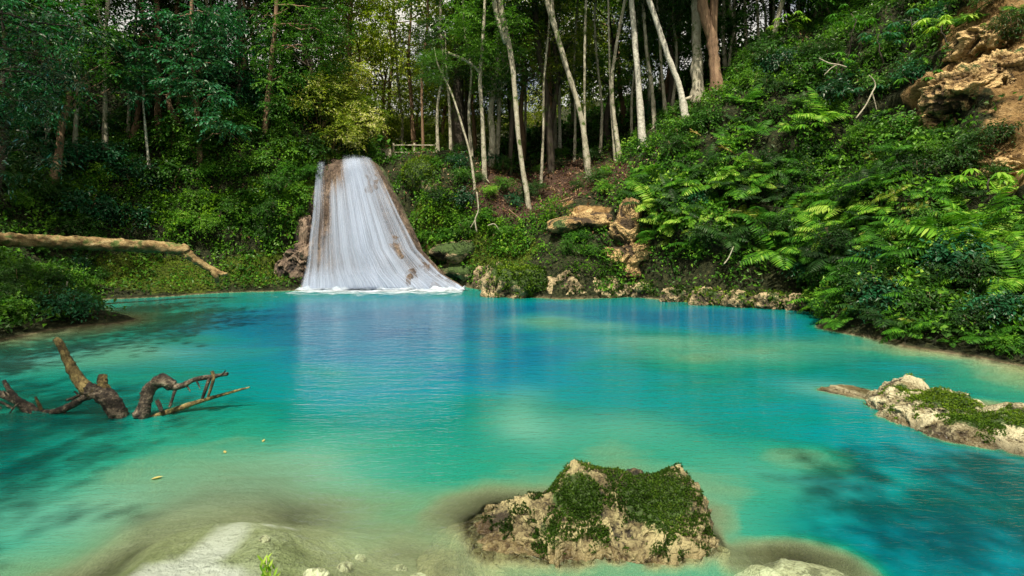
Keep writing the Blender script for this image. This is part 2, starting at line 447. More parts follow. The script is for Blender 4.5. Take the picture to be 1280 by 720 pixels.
# rocky relief pushed sideways so that steep faces overhang in places
zz = Z.reshape(GX.shape)
sx = np.gradient(zz, gx, axis=0).ravel(); sy = np.gradient(zz, gy, axis=1).ravel()
steep = np.clip(np.hypot(sx, sy), 0, 3) / 3
CLAYP = [(at(1225, 100, 15.2), (3, 3, 2.2)), (at(1270, 200, 13), (1.5, 2.0, 1.8))]
nrm = np.stack([-sx, -sy, np.full_like(sx, .6)], -1)
nrm /= np.linalg.norm(nrm, axis=1)[:, None]
strata = np.sin(TV[:, 2] * 7 + fbm(TV, 0.6, 3, 61) * 3) * 0.10
amp = sstep(0.15, 1.2, DS) * steep * (1 + .5 * (TV[:, 0] > 5))
disp = (fbm(TV, 0.9, 5, 41) * 0.55 + ridged(TV, 2.2, 4, 43) * 0.16 + strata) * amp
clp = np.zeros(len(TV))
for c_, r_ in CLAYP: clp = np.maximum(clp, np.exp(-(((TV - np.array(list(c_))) / np.array(r_)) ** 2).sum(1)))
disp = disp + (ridged(TV * [1, 1, 1.8], 1.5, 5, 47, .6) - .3) * .38 * clp * amp
TV = TV + nrm * disp[:, None]
TF = grid_faces(len(gx), len(gy))
TF = TF[:, ::-1]

# masks in plan view
def pix(P):
    return 640 + P[:, 0] / np.maximum(P[:, 1], 0.3) * F, HOR - (P[:, 2] - CAMZ) / np.maximum(P[:, 1], 0.3) * F
def blob(P, c, r):
    c = np.array(list(c)); r = np.array(r, float)
    return np.exp(-(((P - c) / r) ** 2).sum(1) * 1.2)
CLAYS = [(at(1210, 105, 15.3), (1.7, 2.2, 1.0)), (at(1275, 100, 14.4), (1.5, 2.5, 1.5)), (at(1260, 215, 13), (.7, 1.5, .8)), (at(1290, 190, 13), (1.0, 1.5, 1.8)), (at(1250, 20, 15.6), (1.6, 2.4, 1.2)),
         (at(945, 212, 19.2), (.4, .8, .35)), (at(790, 300, 20), (.7, 1.2, 1.2)), (at(735, 262, 20.6), (1.1, 1.0, .3)), (at(700, 250, 21.5), (.7, 1.0, .3))]
LITTERS = [(at(640, 240, 24.5), (2.2, 5, 1.6)), (at(700, 225, 25), (2.8, 5, 1.6)), (at(760, 215, 23), (1.0, 2.5, .7)), (at(540, 165, 32), (2, 6, 2)), (at(460, 130, 30), (1.5, 3, 2.5))]
MOSSES = [(at(600, 305, 22.2), (1.6, 1.2, 1.1)), (at(640, 315, 21.5), (1.2, 1.2, .8)), (at(200, 340, 20), (5, 1.5, .8)), (at(330, 335, 21.5), (2, 1.2, .7)), (at(375, 240, 23), (.9, 1.5, 2.4)), (at(540, 270, 23.4), (.9, 1.5, 1.5)), (at(400, 190, 25), (.9, 1.5, .6)), (at(520, 200, 24.5), (1.2, 1.2, .8)), (at(210, 145, 26), (3, 4, .8)), (at(85, 270, 17), (1, 1, 1))]
def mask(P, L):
    r = np.zeros(len(P))
    for c, s in L: r = np.maximum(r, blob(P, c, s))
    return r
clay = mask(TV, CLAYS); litter = mask(TV, LITTERS); mossm = mask(TV, MOSSES)

def terrain_mat():
    m = mat('terrain'); q = N(m); o = q.obj()
    n1 = q.noise(o, 1.4, 8, 0.65, 0.5); n2 = q.noise(o, 9, 6, 0.7); n3 = q.noise(o, 40, 4, 0.7)
    dark = q.ramp(n2, [(0.35, (0.006, 0.007, 0.003)), (0.52, (0.022, 0.028, 0.009)), (0.72, (0.09, 0.085, 0.035))])
    cl = q.ramp(q.m('ADD', q.m('MULTIPLY', n1, .5), q.m('MULTIPLY', n2, .5)), [(0.33, (0.06, 0.03, 0.01)), (0.47, (0.22, 0.13, 0.045)), (0.60, (0.40, 0.26, 0.11)), (0.72, (0.52, 0.38, 0.2))])
    cl = q.mix(q.ramp(q.noise(q.scaled(o, (1, 1, 2.5)), 3.5, 8, 0.72, 1.0), [(0.36, .85), (0.5, 0.0)]), cl, (0.05, 0.028, 0.012))
    li = q.ramp(n3, [(0.33, (0.012, 0.007, 0.005)), (0.52, (0.055, 0.030, 0.020)), (0.70, (0.22, 0.14, 0.09))])
    mo = q.ramp(n2, [(0.33, (0.012, 0.022, 0.003)), (0.52, (0.055, 0.080, 0.007)), (0.7, (0.14, 0.17, 0.014))])
    def f(a, k):
        return q.ramp(q.m('ADD', q.attr(a), q.m('MULTIPLY', q.m('SUBTRACT', n1, 0.5), 0.8)), [(k, 0.0), (k + .12, 1.0)])
    c = q.mix(f('litter', .3), dark, li)
    c = q.mix(f('mossy', .3), c, mo)
    c = q.mix(f('clay', .4), c, cl)
    bedc = q.ramp(q.m('ADD', q.m('MULTIPLY', n1, .7), q.m('MULTIPLY', n2, .3)), [(0.34, (0.15, 0.155, 0.06)), (0.47, (0.30, 0.30, 0.14)), (0.6, (0.46, 0.44, 0.27))])
    bedc = q.mix(q.ramp(n3, [(0.36, .7), (0.5, 0.0)]), bedc, (0.10, 0.105, 0.045))
    bedc = q.mix(q.attr('sand'), bedc, (0.74, 0.66, 0.60))
    isb = q.ramp(q.m('ADD', q.attr('shore'), q.m('MULTIPLY', q.m('SUBTRACT', n2, .5), .3)), [(0.46, 1.0), (0.56, 0.0)])
    edge = q.ramp(q.m('ADD', q.attr('shore'), q.m('MULTIPLY', q.m('SUBTRACT', n2, .5), .3)), [(0.55, 1.0), (0.62, 0.0)])
    c = q.mix(edge, c, q.mix(n2, (0.04, 0.03, 0.015), (0.20, 0.16, 0.09)))
    c = q.mix(isb, c, bedc)
    h = q.m('ADD', q.m('MULTIPLY', n1, 1.2), q.m('ADD', q.m('MULTIPLY', n2, .5), q.m('MULTIPLY', n3, .12)))
    b = q.n('ShaderNodeBump', {'Strength': 1.0, 'Distance': 0.22, 'Height': h})
    q.out(q.n('ShaderNodeBsdfPrincipled', {'Base Color': c, 'Roughness': 0.9, 'Specular IOR Level': 0.2, 'Normal': b.outputs[0]}).outputs[0])
    return m
SANDS = [(on_water(215, 703), (.36, .13)), (on_water(280, 704), (.14, .11)), (on_water(262, 672), (.17, .22)), (on_water(290, 645), (.13, .26)), (on_water(160, 716), (.3, .08)), (on_water(363, 627), (.07, .06)), (on_water(335, 631), (.07, .06)), (on_water(342, 645), (.09, .045))]
sand = np.zeros(len(TV))
Pj = TV.copy(); wob = fbm(Pj * [1, 1, 0], 3.0, 3, 71) * .5
for c, r in SANDS:
    q_ = np.sqrt(((TV[:, 0] - c.x) / r[0]) ** 2 + ((TV[:, 1] - c.y) / r[1]) ** 2) + wob
    sand = np.maximum(sand, sstep(1.25, 0.8, q_))
terrain_me = mk_mesh('terrain', TV, [TF], [terrain_mat()], True,
    {'clay': clay, 'litter': litter, 'mossy': mossm, 'sand': sand, 'shore': np.clip(DS * 1.0 + .5, 0, 1)})
structure('terrain', terrain_me)
TERR = BVHTree.FromPolygons([tuple(v) for v in TV], TF.tolist())
def hit(px, py):
    """where the line of sight through a photo pixel meets the terrain"""
    o = Vector((0, 0, CAMZ)); d = (at(px, py, 1.0) - o).normalized()
    r = TERR.ray_cast(o, d, 80)
    return (r[0], r[1]) if r[0] is not None else (None, None)
def drop(x, y, z=40):
    r = TERR.ray_cast(Vector((x, y, z)), Vector((0, 0, -1)), 80)
    return r[0].z if r[0] is not None else 0.0
#@@ROCKS
# ------------------------------------------------------------------ rocks
SOLIDS = []
def rock_mesh(name, lobes, material, level=5, seed=0, amp=0.12, freq=2.0, rid=0.5, flat=None, mosslist=(), mossbase=None):
    """star-shaped union of ellipsoids (centre, radii) relieved by noise; coordinates are relative to the rock's base"""
    bm = bmesh.new()
    bmesh.ops.create_icosphere(bm, subdivisions=level, radius=1)
    D = np.array([list(v.co.normalized()) for v in bm.verts])
    FA = np.array([[v.index for v in f.verts] for f in bm.faces])
    bm.free()
    c0 = np.mean([np.array(l[0]) for l in lobes], 0) if len(lobes) > 1 else np.array(lobes[0][0], float)
    R = np.full(len(D), 0.02)
    for c, r in lobes:
        c = np.array(c, float) - c0; r = np.array(r, float)
        a = ((D / r) ** 2).sum(1); b = (D / r * (c / r)).sum(1); cc = ((c / r) ** 2).sum() - 1
        disc = b * b - a * cc
        t = np.where(disc > 0, (b + np.sqrt(np.maximum(disc, 0))) / a, 0)
        k = 0.04 + 0.15 * min(r)
        hh = np.clip(0.5 + 0.5 * (t - R) / k, 0, 1)
        R = R * (1 - hh) + t * hh + k * hh * (1 - hh)
    P = D * R[:, None] + c0
    s = np.array([seed * 3.1, seed * 1.7, 0])
    wv = P + s + .35 / freq * np.stack([vnoise((P + s) * freq * 1.5, seed + 50), vnoise((P + s) * freq * 1.5 + 9, seed + 51), vnoise((P + s) * freq * 1.5 + 19, seed + 52)], -1)
    nn = fbm(wv, freq, 4, seed) + rid * (ridged(wv, freq * 1.5, 3, seed + 3, .55) - .5) + rid * .42 * (ridged(wv, freq * 4, 3, seed + 7, .6) - .5) + rid * .16 * (ridged(wv, freq * 10, 2, seed + 9) - .5)
    P = P + D * (nn * amp)[:, None]
    cav = np.clip(.5 + .9 * (nn - np.median(nn)), 0, 1)
    moss = np.zeros(len(P))
    for c, r, wgt in mosslist: moss = np.maximum(moss, wgt * blob(P, c, r))
    if mossbase is not None:
        moss = np.maximum(moss, mossbase * np.clip(D[:, 2] + .5, 0, 1))
    me = mk_mesh(name, P, [FA], [material], True, {'moss': moss, 'cav': cav})
    return me, P, FA, moss
def leaves(P, D, Nn, L, W, lod=0, fold=0.18, droop=0.15, lv=None, rng=RNG):
    """leaf blades as real folded faces; P base points, D directions, Nn normals"""
    P, D, Nn = (np.asarray(x, float) for x in (P, D, Nn))
    n = len(P)
    L = np.broadcast_to(L, (n,))[:, None]; W = np.broadcast_to(W, (n,))[:, None]
    D = D / np.linalg.norm(D, axis=1)[:, None]
    Sx = np.cross(D, Nn); Sx /= np.linalg.norm(Sx, axis=1)[:, None] + 1e-9
    U = np.cross(Sx, D)
    tip = P + D * L - U * L * droop
    if lv is None: lv = rng.random(n)
    if lod == 0:
        a = P + D * L * .42 + Sx * W * .5 + U * W * fold
        b = P + D * L * .42 - Sx * W * .5 + U * W * fold
        V = np.stack([P, a, tip, b], 1).reshape(-1, 3)
        k = np.arange(n)[:, None] * 4
        Fc = np.concatenate([k + [0, 1, 2], k + [0, 2, 3]])
        return V, [Fc], np.repeat(lv, 4)
    a1 = P + D * L * .28 + Sx * W * .46 + U * W * fold
    a2 = P + D * L * .62 + Sx * W * .40 + U * (W * fold - L * droop * .4)
    m = P + D * L * .5 - U * L * droop * .2
    b2 = P + D * L * .62 - Sx * W * .40 + U * (W * fold - L * droop * .4)
    b1 = P + D * L * .28 - Sx * W * .46 + U * W * fold
    V = np.stack([P, a1, a2, tip, b2, b1, m], 1).reshape(-1, 3)
    k = np.arange(n)[:, None] * 7
    Fc = np.concatenate([k + [0, 1, 6], k + [6, 5, 0]])
    Fq = np.concatenate([k + [1, 2, 3, 6], k + [6, 3, 4, 5]])
    return V, [Fc, Fq], np.repeat(lv, 7)
def unit(v): return v / (np.linalg.norm(v, axis=-1, keepdims=True) + 1e-9)
def cover(V, FA, dens, wfun, L, W, lift=0.02, seed=0, lean=0.7, up=0.5, lod=0, hang=0.0, lvf=None):
    """leaves growing all over a surface (weight per face centre decides where)"""
    rng = np.random.default_rng(seed)
    FA = np.asarray(FA)
    a, b, c = V[FA[:, 0]], V[FA[:, 1]], V[FA[:, 2]]
    nr = np.cross(b - a, c - a); ar = np.linalg.norm(nr, axis=1) * .5
    if FA.shape[1] == 4:
        nr2 = np.cross(c - a, V[FA[:, 3]] - a); ar = ar + np.linalg.norm(nr2, axis=1) * .5; nr = nr + nr2
    cen = V[FA].mean(1)
    wt = wfun(cen, unit(nr)) * ar * dens
    k = rng.poisson(np.clip(wt, 0, 400))
    idx = np.repeat(np.arange(len(FA)), k)
    if not len(idx): return np.zeros((0, 3)), [], np.zeros(0)
    u = rng.random((len(idx), 2)); fl = u.sum(1) > 1; u[fl] = 1 - u[fl]
    e1 = V[FA[idx, 1]] - V[FA[idx, 0]]; e2 = (V[FA[idx, 3]] if FA.shape[1] == 4 else V[FA[idx, 2]]) - V[FA[idx, 0]]
    if FA.shape[1] == 4:
        u = rng.random((len(idx), 2))
    P = V[FA[idx, 0]] + e1 * u[:, :1] + e2 * u[:, 1:]
    n0 = unit(nr)[idx]
    cl = fbm(P, 1.6, 3, seed + 5)
    lf = lift * (0.15 + rng.random(len(P))) * (1.0 + 1.2 * np.clip(cl, -.6, 1))
    P = P + n0 * lf[:, None]
    Dd = unit(n0 * lean + rng.normal(0, .75, (len(P), 3)) - np.array([0, 0, hang]))
    Nn = unit(n0 * .5 + np.array([0, 0, up]) + rng.normal(0, .35, (len(P), 3)))
    sc = 0.6 + 0.8 * rng.random(len(P))
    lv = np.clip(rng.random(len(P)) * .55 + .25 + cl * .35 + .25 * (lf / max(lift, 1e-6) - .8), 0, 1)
    return leaves(P, Dd, Nn, L * sc, W * sc, lod, lv=lv, rng=rng)

def rock(name, label, base, lobes, material, moss_part=False, moss_kw=None, **kw):
    me, P, FA, moss = rock_mesh(name, lobes, material, **kw)
    o = link(name, me, None, base)
    tag(o, label, 'rock')
    SOLIDS.append((P + np.array(list(base)), FA))
    if moss_part:
        mk = dict(dens=5000, L=.022, W=.014, lift=.018)
        mk.update(moss_kw or {})
        thr = mk.pop('thr', .45)
        V, Fs, A = cover(P, FA, mk['dens'], lambda c, n: (blob_moss(c, kw, P, moss, FA) > thr) * 1.0 * (c[:, 2] + base[2] > 0.02), mk['L'], mk['W'], mk['lift'], kw.get('seed', 1), up=.8)
        if len(V):
            ms = tag(link('moss', MB().add(V, Fs, A).mesh('moss', [mk.get('mat', L_MOSS)], False), o), kind='stuff')
    return o
def blob_moss(c, kw, P, moss, FA):
    r = np.zeros(len(c))
    for cc, rr, wgt in kw.get('mosslist', ()): r = np.maximum(r, wgt * blob(c, cc, rr))
    return r + fbm(c, 8.0, 4, 3, .7) * 1.05

R_SUNK = rock_mat('sunken_limestone', (0.22, 0.18, 0.09), (0.46, 0.40, 0.24), (0.66, 0.59, 0.40), scale=4.5, wet=False, bumpd=0.035)
# the big boulder standing in the water close by
rb = Vector((0.45, 4.2, 0.0))
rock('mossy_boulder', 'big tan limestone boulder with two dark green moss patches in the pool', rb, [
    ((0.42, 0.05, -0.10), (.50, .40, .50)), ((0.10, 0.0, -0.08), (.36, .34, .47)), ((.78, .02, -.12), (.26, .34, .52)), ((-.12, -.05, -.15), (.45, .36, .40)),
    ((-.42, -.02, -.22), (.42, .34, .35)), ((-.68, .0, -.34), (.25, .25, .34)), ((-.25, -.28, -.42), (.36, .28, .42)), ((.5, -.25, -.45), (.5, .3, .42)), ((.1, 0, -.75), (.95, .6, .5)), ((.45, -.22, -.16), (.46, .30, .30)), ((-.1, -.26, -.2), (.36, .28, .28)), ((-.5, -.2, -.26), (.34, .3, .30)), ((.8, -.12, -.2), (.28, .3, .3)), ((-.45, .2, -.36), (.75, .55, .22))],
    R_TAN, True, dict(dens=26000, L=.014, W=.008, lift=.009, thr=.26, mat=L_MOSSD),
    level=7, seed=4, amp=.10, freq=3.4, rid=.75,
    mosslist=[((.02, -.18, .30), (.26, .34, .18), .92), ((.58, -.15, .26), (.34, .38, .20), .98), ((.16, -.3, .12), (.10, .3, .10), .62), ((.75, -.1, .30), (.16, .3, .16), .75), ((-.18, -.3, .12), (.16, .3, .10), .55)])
# low rock island to the right
ri = Vector((5.1, 6.6, 0.0))
rock('rock_island', 'long pale limestone outcrop with green moss lying low in the pool', ri, [
    ((-.45, 1.2, -.07), (.36, .16, .14)), ((-.72, 1.2, -.08), (.2, .12, .12)), ((.04, .72, .04), (.32, .24, .26)), ((-.2, .7, -.05), (.3, .2, .2)), ((-.20, .40, -.08), (.42, .4, .30)), ((-.2, .0, -.08), (.52, .5, .32)), ((.1, .1, -.02), (.48, .48, .30)),
    ((-.1, -.5, -.12), (.58, .45, .30)), ((.52, -.35, .04), (.24, .24, .26)), ((.35, -.45, -.06), (.5, .45, .28)), ((.4, -.95, -.14), (.6, .4, .28)), ((.5, 0, -.4), (.9, 1.0, .42))],
    R_PALE, True, dict(dens=9000, L=.026, W=.013, lift=.012, thr=.5),
    level=7, seed=9, amp=.09, freq=3.2, rid=.8,
    mosslist=[((0, 0, .2), (.40, .34, .22), 1.1), ((-.15, .5, .2), (.2, .22, .16), .9), ((.0, -.5, .14), (.42, .28, .16), 1.1), ((.4, -.6, .16), (.30, .3, .16), 1.1), ((.75, -.8, .16), (.3, .3, .2), 1.0)])
# sunken stones
p = on_water(1010, 712)
rock('sunken_rock', 'submerged pale stone seen through the water beside the big mossy boulder', (p.x, p.y + .15, -.34), [((0, 0, .08), (.40, .30, .17)), ((.22, .02, .06), (.30, .22, .15)), ((-.26, -.03, .04), (.28, .22, .13)), ((.0, -.1, -.02), (.55, .4, .16))], R_SUNK, level=5, seed=12, amp=.05, freq=3, rid=.6)
p = on_water(905, 650)
rock('sunken_rock', 'brown submerged stone hugging the far side of the big mossy boulder', (p.x - .08, p.y + .1, -.55), [((0, 0, 0), (.22, .3, .26)), ((-.2, .1, 0), (.2, .2, .2))], R_TAN, level=5, seed=13, amp=.05, freq=3, rid=.6)
p = on_water(1000, 575)
rock('sunken_rock', 'dim drowned rock between the mossy boulder and the pale outcrop', (p.x, p.y, -.85), [((0, 0, 0), (.5, .4, .28)), ((.3, .1, 0), (.3, .3, .22))], R_TAN, level=5, seed=14, amp=.05, freq=3, rid=.6)
# rocks along the far shore
def shore_rock(px, pyb, wpx, hpx, label, seed, m=R_BANK, moss=.7, dy=.0, name='shore_rock', part=True, tall=1.0, depth=.7):
    b = on_water(px, pyb); Yd = b.y + dy
    rw = wpx / F * Yd / 2; rh = hpx / F * Yd
    rg = random.Random(seed)
    lobes = [((0, depth * rw * .6, rh * .3), (rw, rw * depth, rh * .72))]
    for k in range(4):
        lobes.append(((rg.uniform(-.7, .7) * rw, rg.uniform(0, .9) * rw * depth, rg.uniform(.05, .5) * rh), (rw * rg.uniform(.3, .55), rw * .5 * depth, rh * rg.uniform(.35, .55))))
    return rock(name, label, ((px - 640) / F * Yd, Yd, -0.05), lobes, m, part, dict(dens=500, L=.09, W=.05, lift=.08), level=5, seed=seed, amp=min(rw, rh) * .22, freq=1.4 / max(rw, .3), rid=.9,
                mosslist=[((0, 0, rh * .8), (rw, rw, rh * .5), moss), ((rw * .3, -.2, rh * .5), (rw * .5, rw, rh * .4), moss)])
shore_rock(655, 371, 100, 44, 'rounded mossy rock with a pale rim between waterfall and brown boulder', 21, moss=1.3)
shore_rock(608, 361, 34, 30, 'small root covered rock at the foot of the waterfall', 22, moss=.2)
shore_rock(712, 372, 60, 34, 'craggy bare tan rock at the water beside the rounded mossy rock', 23, moss=.35)
shore_rock(760, 371, 62, 26, 'low brown rock at the water below the brown boulder', 24, moss=.5)
for k, (px, py, wp, hp) in enumerate([(808, 372, 44, 20), (848, 377, 40, 18), (888, 381, 46, 22), (928, 384, 42, 20), (968, 386, 44, 22), (1002, 388, 36, 20)]):
    shore_rock(px, py, wp, hp, '%s low dark mossy rock along the shore from brown boulder to ferns' % ['first', 'second', 'third', 'fourth', 'fifth', 'last'][k], 30 + k, moss=.65)
# brown boulder in the bank
rock('cliff_boulder', 'tall ochre boulder bulging from the bank under the ferns', at(788, 372, 19.7), [
    ((0, .3, .75), (.75, .7, .55)), ((.1, .35, 1.5), (.85, .7, .50)), ((-.1, .45, 2.35), (.5, .6, .75)), ((.1, .5, 3.0), (.38, .5, .6)), ((.55, .4, 1.2), (.5, .5, .6)), ((-.55, .4, 1.4), (.5, .5, .4))],
    R_CLAY, False, level=6, seed=40, amp=.20, freq=1.7, rid=.9, mosslist=[((.3, 0, 2.2), (.5, 1, .4), .5), ((-.4, 0, 1.9), (.3, 1, .3), .6)])
rock('rock_ledge', 'flat sunlit ochre ledge on the bank above the rounded mossy rock', at(728, 282, 20.4), [
    ((0, .4, .1), (1.25, .8, .26)), ((.5, .5, .3), (.8, .7, .25)), ((-.6, .3, -.05), (.7, .6, .25))], R_CLAY, False, level=5, seed=41, amp=.14, freq=1.8, rid=.8, mosslist=[((-.8, 0, 0), (.5, 1, .5), .8)])
rock('mossy_mound', 'green mossy knob beside the top of the waterfall', at(528, 222, 24.2), [
    ((0, .3, .1), (.9, .8, .75)), ((.4, .3, -.4), (.7, .7, .6))], R_BANK, True, dict(dens=500, L=.09, W=.05, lift=.08), level=5, seed=42, amp=.16, freq=1.4, rid=.5, mosslist=[((0, 0, .4), (1.2, 1.2, .9), 1.1)])
# root-curtained travertine flank
rock('travertine_flank', 'brown dripping travertine mass with root curtains beside the waterfall', at(360, 362, 21.3), [
    ((-.1, .7, .5), (.75, .6, .8)), ((.0, .9, 1.2), (.6, .6, .6)), ((.15, 1.3, 2.1), (.42, .5, .7))],
    R_TRAV, False, level=6, seed=43, amp=.20, freq=1.6, rid=1.1, mosslist=[((.3, 0, 3.6), (.6, 1, .5), .6)])
for k, (px, py, wp, hp) in enumerate([(575, 312, 80, 20), (592, 338, 110, 26)]):
    b = at(px, py, 22.2)
    rock('layered_rock', ['upper', 'lower'][k] + ' slab of moss topped layered rock right after the waterfall'.replace('right after', 'next to'), b, [((0, .9, -.1), (wp / F * 22 / 2, .8, .40)), ((.5, .8, .0), (.9, .7, .36)), ((-.5, .8, -.1), (.8, .7, .36))],
         R_BANK, False, level=5, seed=50 + k, amp=.17, freq=1.7, rid=1.0, mosslist=[((0, 0, .1), (2, 1.2, .35), 1.15)])

# ------------------------------------------------------------------ waterfall
NU, NV = 150, 260
def fall_point(u, v, off):
    """u 0..1 across (may run past), v 0..1 down; off = distance in front of the rock"""
    eL = np.interp(v, [0, .15, .3, .5, .75, 1], [402, 397, 394, 391, 386, 379])
    eR = np.interp(v, [0, .066, .246, .46, .70, .88, .96, 1.02], [466, 472, 486, 502, 522, 551, 573, 586])
    px = eL + (eR - eL) * u
    py = np.interp(v, [0, 1], [196, 363])
    py = py + (1 - v) ** 2 * (4 * np.clip(np.abs(2 * u - .95), 0, 1.25) ** 4)
    Y = 24.3 - 2.9 * v ** .8 - 0.9 * np.sin(np.pi * np.clip(u, 0, 1)) * np.clip(1 - v, 0, 1) ** .5 * sstep(0, .12, v) * .6 - 0.35 * np.sin(np.pi * np.clip(u, 0, 1)) * v
    Y = Y + 1.0 * sstep(.10, 0, v) ** 2
    Y = Y + np.clip(u - 1.0, 0, 1) * 6 + np.clip(-u, 0, 1) * 2.5
    return np.stack([(px - 640) / F * Y, Y - off, CAMZ - (py - HOR) / F * Y], -1)
ug = np.linspace(-.16, 1.14, NU); vg = np.linspace(0, 1.04, NV)
U_, V_ = np.meshgrid(ug, vg, indexing='ij'); U_, V_ = U_.ravel(), V_.ravel()
U_ = np.where(U_ > 1, 1 + (U_ - 1) * np.clip(1.05 - 1.0 * V_, .12, 1), U_)
Pr = fall_point(U_, V_, 0)
rel = fbm(Pr * [1, 1, .25], 1.6, 4, 81) * .22 + ridged(Pr * [1, 1, .2], 3.5, 3, 83) * .07
# columns and bulges of flowstone
Pr2 = fall_point(U_, V_, 0) + np.stack([0 * rel, -rel, rel * .3], -1)
cap = np.stack([Pr2[::1][V_ == 0][:, 0], Pr2[V_ == 0][:, 1] + 2.0, Pr2[V_ == 0][:, 2] - .05], -1)
V3 = np.vstack([Pr2, cap]); fq = grid_faces(NU, NV)
top = np.arange(NU) * NV; cp = len(Pr2) + np.arange(NU)
fc = np.stack([top[:-1], top[1:], cp[1:], cp[:-1]], -1)
fall = thing('waterfall', 'wide white waterfall fanning over a brown dome into the pool', 'waterfall', tuple(at(450, 363, 21.5)))
def under(par, V): return np.asarray(V) - np.array(list(par.location))
link('flowstone', mk_mesh('flowstone', under(fall, V3), [fq, fc[:, ::-1]], [R_TRAV], True, {'moss': np.r_[np.clip((U_ - 1.0) * 6, 0, .6), np.zeros(NU)], 'cav': np.r_[.5 + rel, np.full(NU, .5)]}), fall)
SOLIDS.append((V3, fq))

def fallwater_mat(name, seed, cover_, soft, col=(0.47, 0.54, 0.66)):
    m = mat(name); q = N(m)
    cmb = q.n('ShaderNodeCombineXYZ', {0: q.attr('fu'), 1: q.attr('fv'), 2: float(seed)}).outputs[0]
    s1 = q.noise(q.scaled(cmb, (26, .45, 1)), 1.0, 5, 0.62)
    s2 = q.noise(q.scaled(cmb, (100, 1.0, 1)), 1.0, 4, 0.65)
    s3 = q.noise(q.scaled(cmb, (7, .9, 1)), 1.0, 3, 0.5)
    f = q.m('ADD', q.m('ADD', q.m('MULTIPLY', s1, .45), q.m('MULTIPLY', s2, .25)), q.m('MULTIPLY', s3, .30))
    f = q.m('ADD', f, q.attr('dens'))
    al = q.ramp(f, [(cover_ - soft, 0.0), (cover_ + soft * .4, 0.55), (cover_ + soft * 1.3, 0.97)])
    c = q.ramp(s2, [(0.3, tuple(x * .75 for x in col)), (0.6, col)])
    d = q.n('ShaderNodeBsdfDiffuse', {0: c}); t = q.n('ShaderNodeBsdfTranslucent', {0: c})
    a = q.n('ShaderNodeMixShader', {0: .3, 1: d.outputs[0], 2: t.outputs[0]})
    g = q.n('ShaderNodeBsdfGlossy', {0: (1, 1, 1, 1), 1: .3})
    b = q.n('ShaderNodeMixShader', {0: .0, 1: a.outputs[0], 2: g.outputs[0]})
    tr = q.n('ShaderNodeBsdfTransparent')
    q.out(q.n('ShaderNodeMixShader', {0: al, 1: tr.outputs[0], 2: b.outputs[0]}).outputs[0])
    return m
def sheet(seed, off, cov, soft):
    ug = np.linspace(-.01, 1.0, 420); vg = np.linspace(0.0, 1.07, 170)
    U, Vv = np.meshgrid(ug, vg, indexing='ij'); U, Vv = U.ravel(), Vv.ravel()
    P = fall_point(U, Vv, 0)
    rel = fbm(P * [1, 1, .12], 1.0, 2, 81) * .16 + .10
    st = fbm(np.stack([U * 45, Vv * 1.3, 0 * U + seed], -1), 1, 4, seed)
    o = rel + off + st * .032 * (.3 + Vv)
    P = P + np.stack([0 * o, -o, o * .3], -1)
    # bare rock: a brow near the top, the right-hand lip, a dark seam near the left
    dens = np.zeros(len(U))
    g = lambda cu, cv, ru, rv: np.exp(-(((U - cu) / ru) ** 2 + ((Vv - cv) / rv) ** 2))
    dens -= .34 * g(.27, .10, .15, .12) + .15 * g(.30, .0, .3, .05) + .14 * g(1.0, .08, .08, .2)
    dens -= .17 * g(.16, .40, .05, .25) + .10 * g(.10, .62, .03, .2)
    dens += .14 * g(.02, .14, .05, .22) + .16 * sstep(.80, 1.0, Vv) + .10 * g(.5, .55, .22, .4) + .12 * g(.62, .12, .16, .15) - .03
    dens -= .35 * sstep(.985, 1.02, U) * (1 - Vv * .5)
    dens -= .25 * sstep(.03, -.01, U)
    return mk_mesh('water_sheet', under(fall, P), [grid_faces(420, 170)], [fallwater_mat('fall_water_%d' % seed, seed, cov, soft)], True, {'fu': U, 'fv': Vv, 'dens': dens})
for sd, of, cv, sf in ((1, .07, .46, .15), (2, .15, .55, .14), (3, .24, .62, .11)):
    link('water_sheet', sheet(sd, of, cv, sf), fall)
# foam where it lands
def foam_mat():
    m = mat('foam'); q = N(m); o = q.n('ShaderNodeNewGeometry').outputs[0]
    f = q.m('ADD', q.noise(q.scaled(o, (1.0, 2.4, 1)), 1.8, 6, .7), q.attr('dens'))
    al = q.ramp(f, [(.48, 0.0), (.78, .9)])
    d = q.n('ShaderNodeBsdfDiffuse', {0: (.62, .70, .76, 1)})
    q.out(q.n('ShaderNodeMixShader', {0: al, 1: q.n('ShaderNodeBsdfTransparent').outputs[0], 2: d.outputs[0]}).outputs[0])
    return m
ug = np.linspace(-.02, 1.06, 200); vv = np.linspace(0, 1, 36)
U_, V_ = np.meshgrid(ug, vv, indexing='ij'); U_, V_ = U_.ravel(), V_.ravel()
b0 = fall_point(U_, np.full_like(U_, 1.0), .12)
P = b0.copy(); P[:, 1] = b0[:, 1] + .35 - V_ * 3.0
P[:, 0] += (V_ - .3) * (U_ - .5) * .5; P[:, 1] -= .35 * V_ * fbm(P * [1, 0, 0], 1.2, 3, 97)
P[:, 2] = .016 + (.10 + .10 * fbm(P, 3.5, 3, 91)) * np.exp(-((V_ - .15) / .09) ** 2)
link('foam', mk_mesh('foam', under(fall, P), [grid_faces(200, 36)], [foam_mat()], True, {'dens': .42 - .58 * np.clip(V_, 0, 1) ** .55 - .8 * sstep(.98, 1.06, U_) - .5 * sstep(0, -.06, U_)}), fall)
#@@WATER
# ------------------------------------------------------------------ pool water
nr, na = 430, 520
rr = np.geomspace(0.9, 30, nr); aa = np.radians(np.linspace(-62, 242, na)) * -1 + math.pi
aa = np.linspace(0, 2 * math.pi, 2 * na + 1)[:-1]
